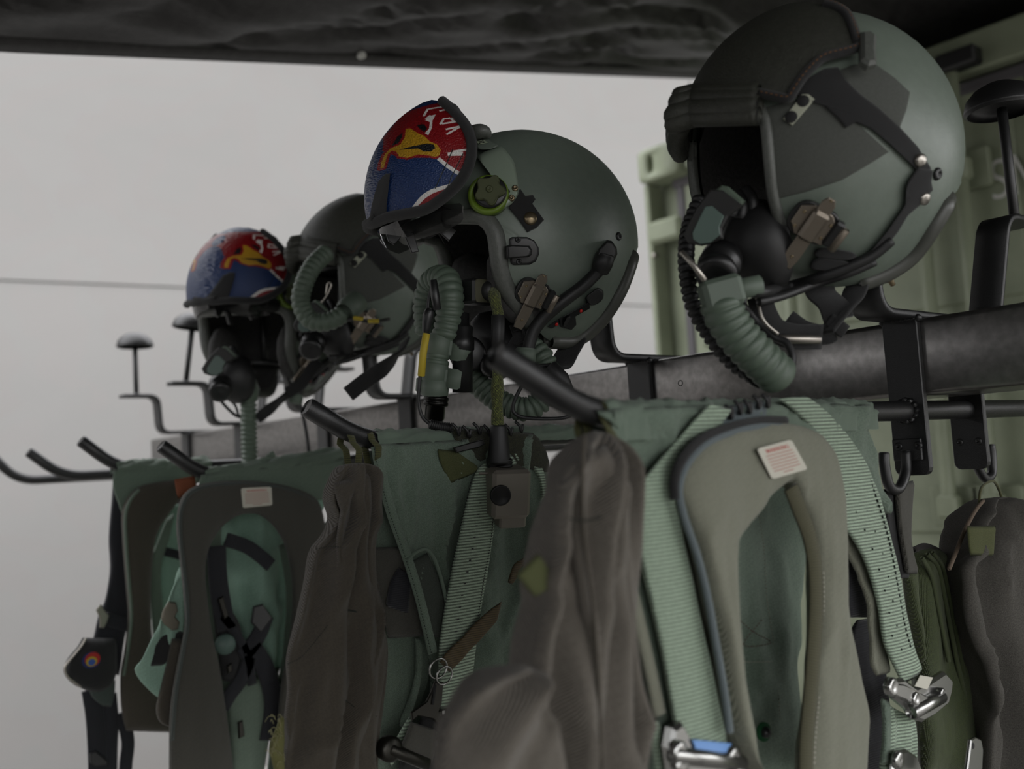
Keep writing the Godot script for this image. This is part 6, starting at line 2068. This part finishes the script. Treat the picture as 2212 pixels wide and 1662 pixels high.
	part("round_button", st, mat(Color(0.28, 0.36, 0.33), 0.5), t, "sage round button")
	st = mb()
	cut_plate(st, [545, 1310, 565, 1305, 586, 1335, 560, 1368, 540, 1345], x + 0.0, 0.006, 0.002)
	part("slide_buckle", st, M.plastic, t)
	for g in [[468, 1295, 480, 1288, 492, 1330, 482, 1340], [512, 1560, 522, 1556, 526, 1590, 514, 1596], [488, 1440, 498, 1432, 500, 1450, 490, 1456]]:
		st = mb()
		cut_plate(st, g, x + 0.004, 0.005, 0.0015)
		part("steel_fitting", st, M.gun, t)
	# mint flap with a light metal clip on the far side
	sheet("mint_flap", [384, 1225, 356, 1300, 325, 1375, 300, 1425, 292, 1448, 310, 1480, 345, 1512], [392, 1230, 396, 1300, 394, 1370, 388, 1420, 380, 1460, 368, 1490, 356, 1508], x - 0.015, M.mint, t, {nu = 20, nv = 34, t = 0.003, noise = 0.020, crease = 0.012, scale = 4.0, seed = 58.0}, "mint green flap")
	sheet("pouch_flap", [375, 1365, 345, 1380, 330, 1410, 325, 1440], [396, 1362, 396, 1400, 386, 1420, 350, 1438], x - 0.008, M.cloth_black, t, {nu = 10, nv = 12, t = 0.003, noise = 0.004})
	st = mb()
	cut_plate(st, [350, 1320, 362, 1300, 378, 1302, 382, 1320, 376, 1332, 386, 1345, 382, 1360, 370, 1362, 352, 1348, 346, 1336], x + 0.0, 0.006, 0.002)
	part("hook_clip", st, mat(Color(0.48, 0.46, 0.41), 0.45, 0.6), t, "tan metal hook clip")
	sheet("brown_lining", [372, 1380, 362, 1430, 350, 1480, 338, 1530, 345, 1560, 368, 1572], [396, 1380, 392, 1430, 386, 1480, 380, 1530, 376, 1560, 372, 1574], x - 0.002, M.brown2, t, {nu = 12, nv = 24, t = 0.008, puff = 2.4, noise = 0.006})
	# small orange tag near the prong
	sheet("orange_tag", [376, 1036, 380, 1060, 384, 1078], [420, 1028, 424, 1046, 426, 1056], x - 0.02, mat(Color(0.42, 0.22, 0.11), 0.8), t, {nu = 6, nv = 6, t = 0.002, noise = 0.001}, "faded orange tag")
	st = mb()
	strap(st, curve(px3([556, 1004, 570, 995, 584, 985, 592, 980], x + 0.01), 4), [Vector3(0, 0.6, -1)], 0.010, 0.003)
	part("strap_tip", st, M.nylon, t)

func farthest_vest() -> void:
	var x := -1.792
	var t := thing("survival_vest", "brown horseshoe-collar vest with black pouch and round coloured emblem", "vest", on_x(310, 1010, x), "vests hanging on the rack prongs")
	var st := mb()
	draped(st, x, on_x(246, 1012, x).z, on_x(450, 1000, x).z, 700.0)
	part("shoulder_wrap", st, M.nylon, t)
	sheet("shoulder_yoke", [246, 1014, 244, 1050, 256, 1090, 262, 1110], [430, 1000, 430, 1040, 400, 1060, 390, 1070], x + 0.014, M.nylon, t, {nu = 30, nv = 12, t = 0.004, noise = 0.008, scale = 3.0, seed = 61.0})
	sheet("side_strap", [246, 1014, 242, 1080, 236, 1160, 238, 1230, 228, 1290, 212, 1330, 200, 1380, 180, 1430], [270, 1014, 272, 1100, 274, 1200, 280, 1290, 278, 1340, 268, 1380, 262, 1420, 256, 1460], x - 0.006, M.navy, t, {nu = 16, nv = 44, t = 0.008, puff = 2.6, noise = 0.006, seed = 62.0}, "navy side webbing")
	var outer := [392, 1036, 340, 1042, 300, 1052, 276, 1075, 264, 1110, 266, 1180, 272, 1260, 277, 1330, 270, 1400, 260, 1460, 262, 1530, 272, 1580]
	var inner := [410, 1068, 385, 1085, 365, 1110, 345, 1140, 332, 1180, 326, 1240, 324, 1300, 326, 1360, 334, 1420, 344, 1490, 362, 1540, 392, 1584]
	var col := sheet("collar", outer, inner, x + 0.022, M.brown2, t, {nu = 18, nv = 60, t = 0.014, noise = 0.004, scale = 2.5, puff = 2.4, pv = 30.0, seed = 63.0}, "dark brown padded collar")
	st = mb()
	tube(st, curve(px3([300, 1058, 282, 1080, 271, 1115, 273, 1180, 279, 1260, 284, 1330, 277, 1400, 267, 1460], x + 0.032), 5), 0.0028, 8)
	part("collar_piping", st, M.nylon, col)
	sheet("mint_lining", [318, 1090, 312, 1180, 310, 1260, 310, 1340], [402, 1090, 404, 1180, 404, 1260, 404, 1330], x - 0.02, M.mint, t, {nu = 14, nv = 24, t = 0.002, noise = 0.014, scale = 4.0, seed = 64.0}, "mint green lining")
	sheet("inner_fold", [360, 1120, 340, 1170, 322, 1215, 318, 1240, 324, 1300, 330, 1380], [376, 1108, 366, 1160, 350, 1215, 348, 1260, 352, 1320, 358, 1400], x + 0.004, M.nylon, t, {nu = 10, nv = 24, t = 0.004, noise = 0.004})
	st = mb()
	strap(st, curve(px3([356, 1192, 380, 1198, 400, 1204], x), 4), [Vector3.UP], 0.016, 0.004)
	part("webbing", st, M.navy, t)
	# silver hook, black pouch with emblem, hanging straps
	st = mb()
	cut_plate(st, [206, 1318, 216, 1305, 224, 1318, 234, 1330, 230, 1344, 222, 1358, 214, 1356, 214, 1336], x + 0.012, 0.006, 0.002)
	part("hook_clip", st, mat(Color(0.58, 0.57, 0.52), 0.4, 0.7), t, "pale metal hook clip")
	st = mb()
	strap(st, curve(px3([226, 1336, 250, 1344, 282, 1352], x + 0.010), 4), [Vector3.UP], 0.022, 0.006)
	part("webbing", st, M.navy, t)
	var pouch := sheet("pouch", [178, 1378, 166, 1400, 148, 1422, 138, 1444, 142, 1462, 160, 1480, 190, 1494], [250, 1380, 252, 1400, 252, 1424, 252, 1446, 248, 1464, 238, 1482, 210, 1496], x + 0.014, M.cloth_black, t, {nu = 20, nv = 26, t = 0.020, puff = 2.2, pv = 4.0, noise = 0.004, seed = 65.0}, "black cloth pouch")
	st = mb()
	tube(st, curve(px3([186, 1380, 172, 1402, 150, 1428, 140, 1444, 148, 1464, 176, 1484], x + 0.024), 5), 0.0022, 8)
	part("pouch_edge", st, M.steel, pouch)
	var e := on_x(197, 1427, x + 0.036)
	var k := 0
	for g in [[0.0150, Color(0.10, 0.14, 0.34)], [0.0125, Color(0.62, 0.14, 0.12)], [0.0090, Color(0.66, 0.56, 0.14)], [0.0060, Color(0.20, 0.32, 0.58)]]:
		st = mb()
		var poly := PackedVector2Array()
		for i in 28:
			var a := TAU * i / 28
			poly.append(Vector2(cos(a) * g[0] + (0.002 if k == 1 else 0.0), sin(a) * g[0] * 0.9 + (0.0015 if k == 1 else -0.001 * k)))
		plate(st, e + Vector3(0.0008 * k, 0, 0), Basis(Vector3(0, 0, -1), Vector3.UP, Vector3.RIGHT), poly, 0.0008, 0.0002)
		part("emblem", st, mat(g[1], 0.8), pouch)
		k += 1
	sheet("sage_flap", [190, 1486, 200, 1508, 222, 1526], [250, 1470, 248, 1500, 240, 1528], x + 0.008, weave(Color(0.24, 0.28, 0.26), 0.0012, 0.1, 0.8), t, {nu = 8, nv = 10, t = 0.004, noise = 0.003})
	for g in [[[196, 1490, 204, 1540, 208, 1590, 210, 1640, 212, 1720], 0.030], [[236, 1500, 240, 1560, 238, 1620, 236, 1720], 0.024], [[262, 1540, 276, 1600, 272, 1650, 268, 1720], 0.022]]:
		st = mb()
		strap(st, curve(px3(g[0], x), 6), [Vector3(0.1, 0, -1)], g[1], 0.006)
		part("hanging_strap", st, M.navy, t)
	st = mb()
	cut_plate(st, [192, 1628, 204, 1622, 230, 1644, 230, 1652, 204, 1656, 194, 1648], x + 0.006, 0.006, 0.0015)
	part("strap_buckle", st, M.plastic, t)

func right_hook_gear() -> void:
	var g3 := func(list: Array) -> Array: return zz(list, 3.449, 1800, 1180)
	var x := -0.556
	var t := thing("carry_bag", "olive green quilted nylon bag on a black strap under the rack hook", "bag", on_x(1990, 1200, x))
	sheet("body", g3.call([640, 10, 590, 40, 568, 110, 575, 250, 600, 420, 630, 640, 640, 900, 640, 1200, 660, 1500, 665, 1700]), g3.call([690, 6, 770, 40, 830, 130, 865, 260, 915, 500, 965, 760, 1015, 1000, 1060, 1200, 1095, 1420, 1110, 1700]), x, M.bag, t, {nu = 40, nv = 70, t = 0.020, puff = 2.4, pv = 10.0, noise = 0.008, scale = 4.0, folds = [[1.5, 0.004, 0.4, 0.0]], seed = 71.0})
	for g in [[700, 60, 780, 160, 830, 380, 880, 640, 930, 900, 985, 1150, 1020, 1380], [740, 50, 815, 160, 862, 380, 912, 640, 962, 900, 1015, 1150, 1052, 1380], [660, 90, 730, 220, 775, 430, 820, 660, 860, 860]]:
		var st := mb()
		tube(st, curve(px3(g3.call(g), x + 0.019), 6), 0.0026, 8)
		part("piping", st, M.bag, t)
	var st := mb()
	tube(st, curve(px3(g3.call([600, 30, 680, 2, 780, 40, 838, 130, 872, 260, 922, 500, 972, 760, 1022, 1000, 1067, 1200, 1100, 1400]), x + 0.008), 6), 0.0036, 8)
	part("zip", st, weave(Color(0.10, 0.075, 0.06), 0.001, 0.2, 0.8), t)
	sheet("side_fold", g3.call([520, 200, 560, 400, 610, 640, 650, 860]), g3.call([580, 90, 600, 400, 640, 640, 670, 880]), x + 0.006, M.bag, t, {nu = 10, nv = 24, t = 0.008, puff = 2.4, noise = 0.006})
	sheet("strap", [1938, 1046, 1940, 1100, 1948, 1170, 1958, 1240], [1972, 1038, 1966, 1100, 1964, 1170, 1980, 1240], x + 0.018, M.collar_olive, t, {nu = 10, nv = 20, t = 0.003, noise = 0.002, puff = 8.0}, "dark carry strap")
	sheet("strap", [1908, 1058, 1914, 1120, 1926, 1190, 1944, 1250], [1936, 1052, 1936, 1110, 1944, 1180, 1962, 1250], x + 0.010, M.cloth_black, t, {nu = 10, nv = 20, t = 0.003, noise = 0.002, puff = 8.0})
	# fleece jacket on the far hook
	x = -0.520
	var f := thing("fleece_jacket", "grey-brown fleece jacket with olive patch hanging on the rack hook", "jacket", on_x(2160, 1080, x))
	sheet("body", [2150, 1074, 2126, 1080, 2111, 1098, 2088, 1138, 2068, 1190, 2052, 1226, 2058, 1264, 2072, 1354, 2093, 1441, 2112, 1557, 2117, 1600, 2119, 1720], [2164, 1074, 2188, 1092, 2220, 1122, 2260, 1190, 2280, 1300, 2290, 1450, 2296, 1600, 2300, 1720], x, M.fleece, f, {nu = 44, nv = 70, t = 0.022, puff = 2.2, pv = 20.0, noise = 0.014, crease = 0.010, scale = 3.5, stretch = 0.2, folds = [[2.6, 0.018, 0.1, 0.3], [5.2, 0.006, -0.2, 0.0]], seed = 72.0})
	sheet("patch", [2090, 1137, 2092, 1168, 2096, 1200], [2150, 1136, 2148, 1168, 2146, 1202], x + 0.026, M.velcro, f, {nu = 8, nv = 8, t = 0.002, noise = 0.002}, "olive hook-and-loop patch")
	st = mb()
	tube(st, curve(px3([2114, 1092, 2118, 1060, 2128, 1046, 2146, 1040, 2158, 1058, 2164, 1078], x + 0.004), 6), 0.0016, 6)
	part("hanger_loop", st, M.olive_web, f)
	st = mb()
	tube(st, curve(px3([2124, 1082, 2108, 1102, 2086, 1142, 2064, 1196, 2050, 1230], x + 0.008), 6), 0.0022, 6)
	part("fleece_edge", st, mat(Color(0.36, 0.31, 0.26), 0.95), f)
	st = mb()
	cut_plate(st, [2090, 1598, 2100, 1592, 2112, 1598, 2116, 1620, 2112, 1690, 2078, 1690, 2086, 1630], x + 0.034, 0.004, 0.001)
	var zp := part("zip_pull", st, M.chrome, f, "silver zip pull")
	st = mb()
	var h := on_x(2102, 1612, x + 0.038)
	lathe(st, h, Vector3.RIGHT, [[.0032, 0], [.0026, .0004], [0, .0004]], 12)
	part("painted_pull_hole", st, M.hole_shade, zp)  # dark disc on the pull, hole shade put in by colour
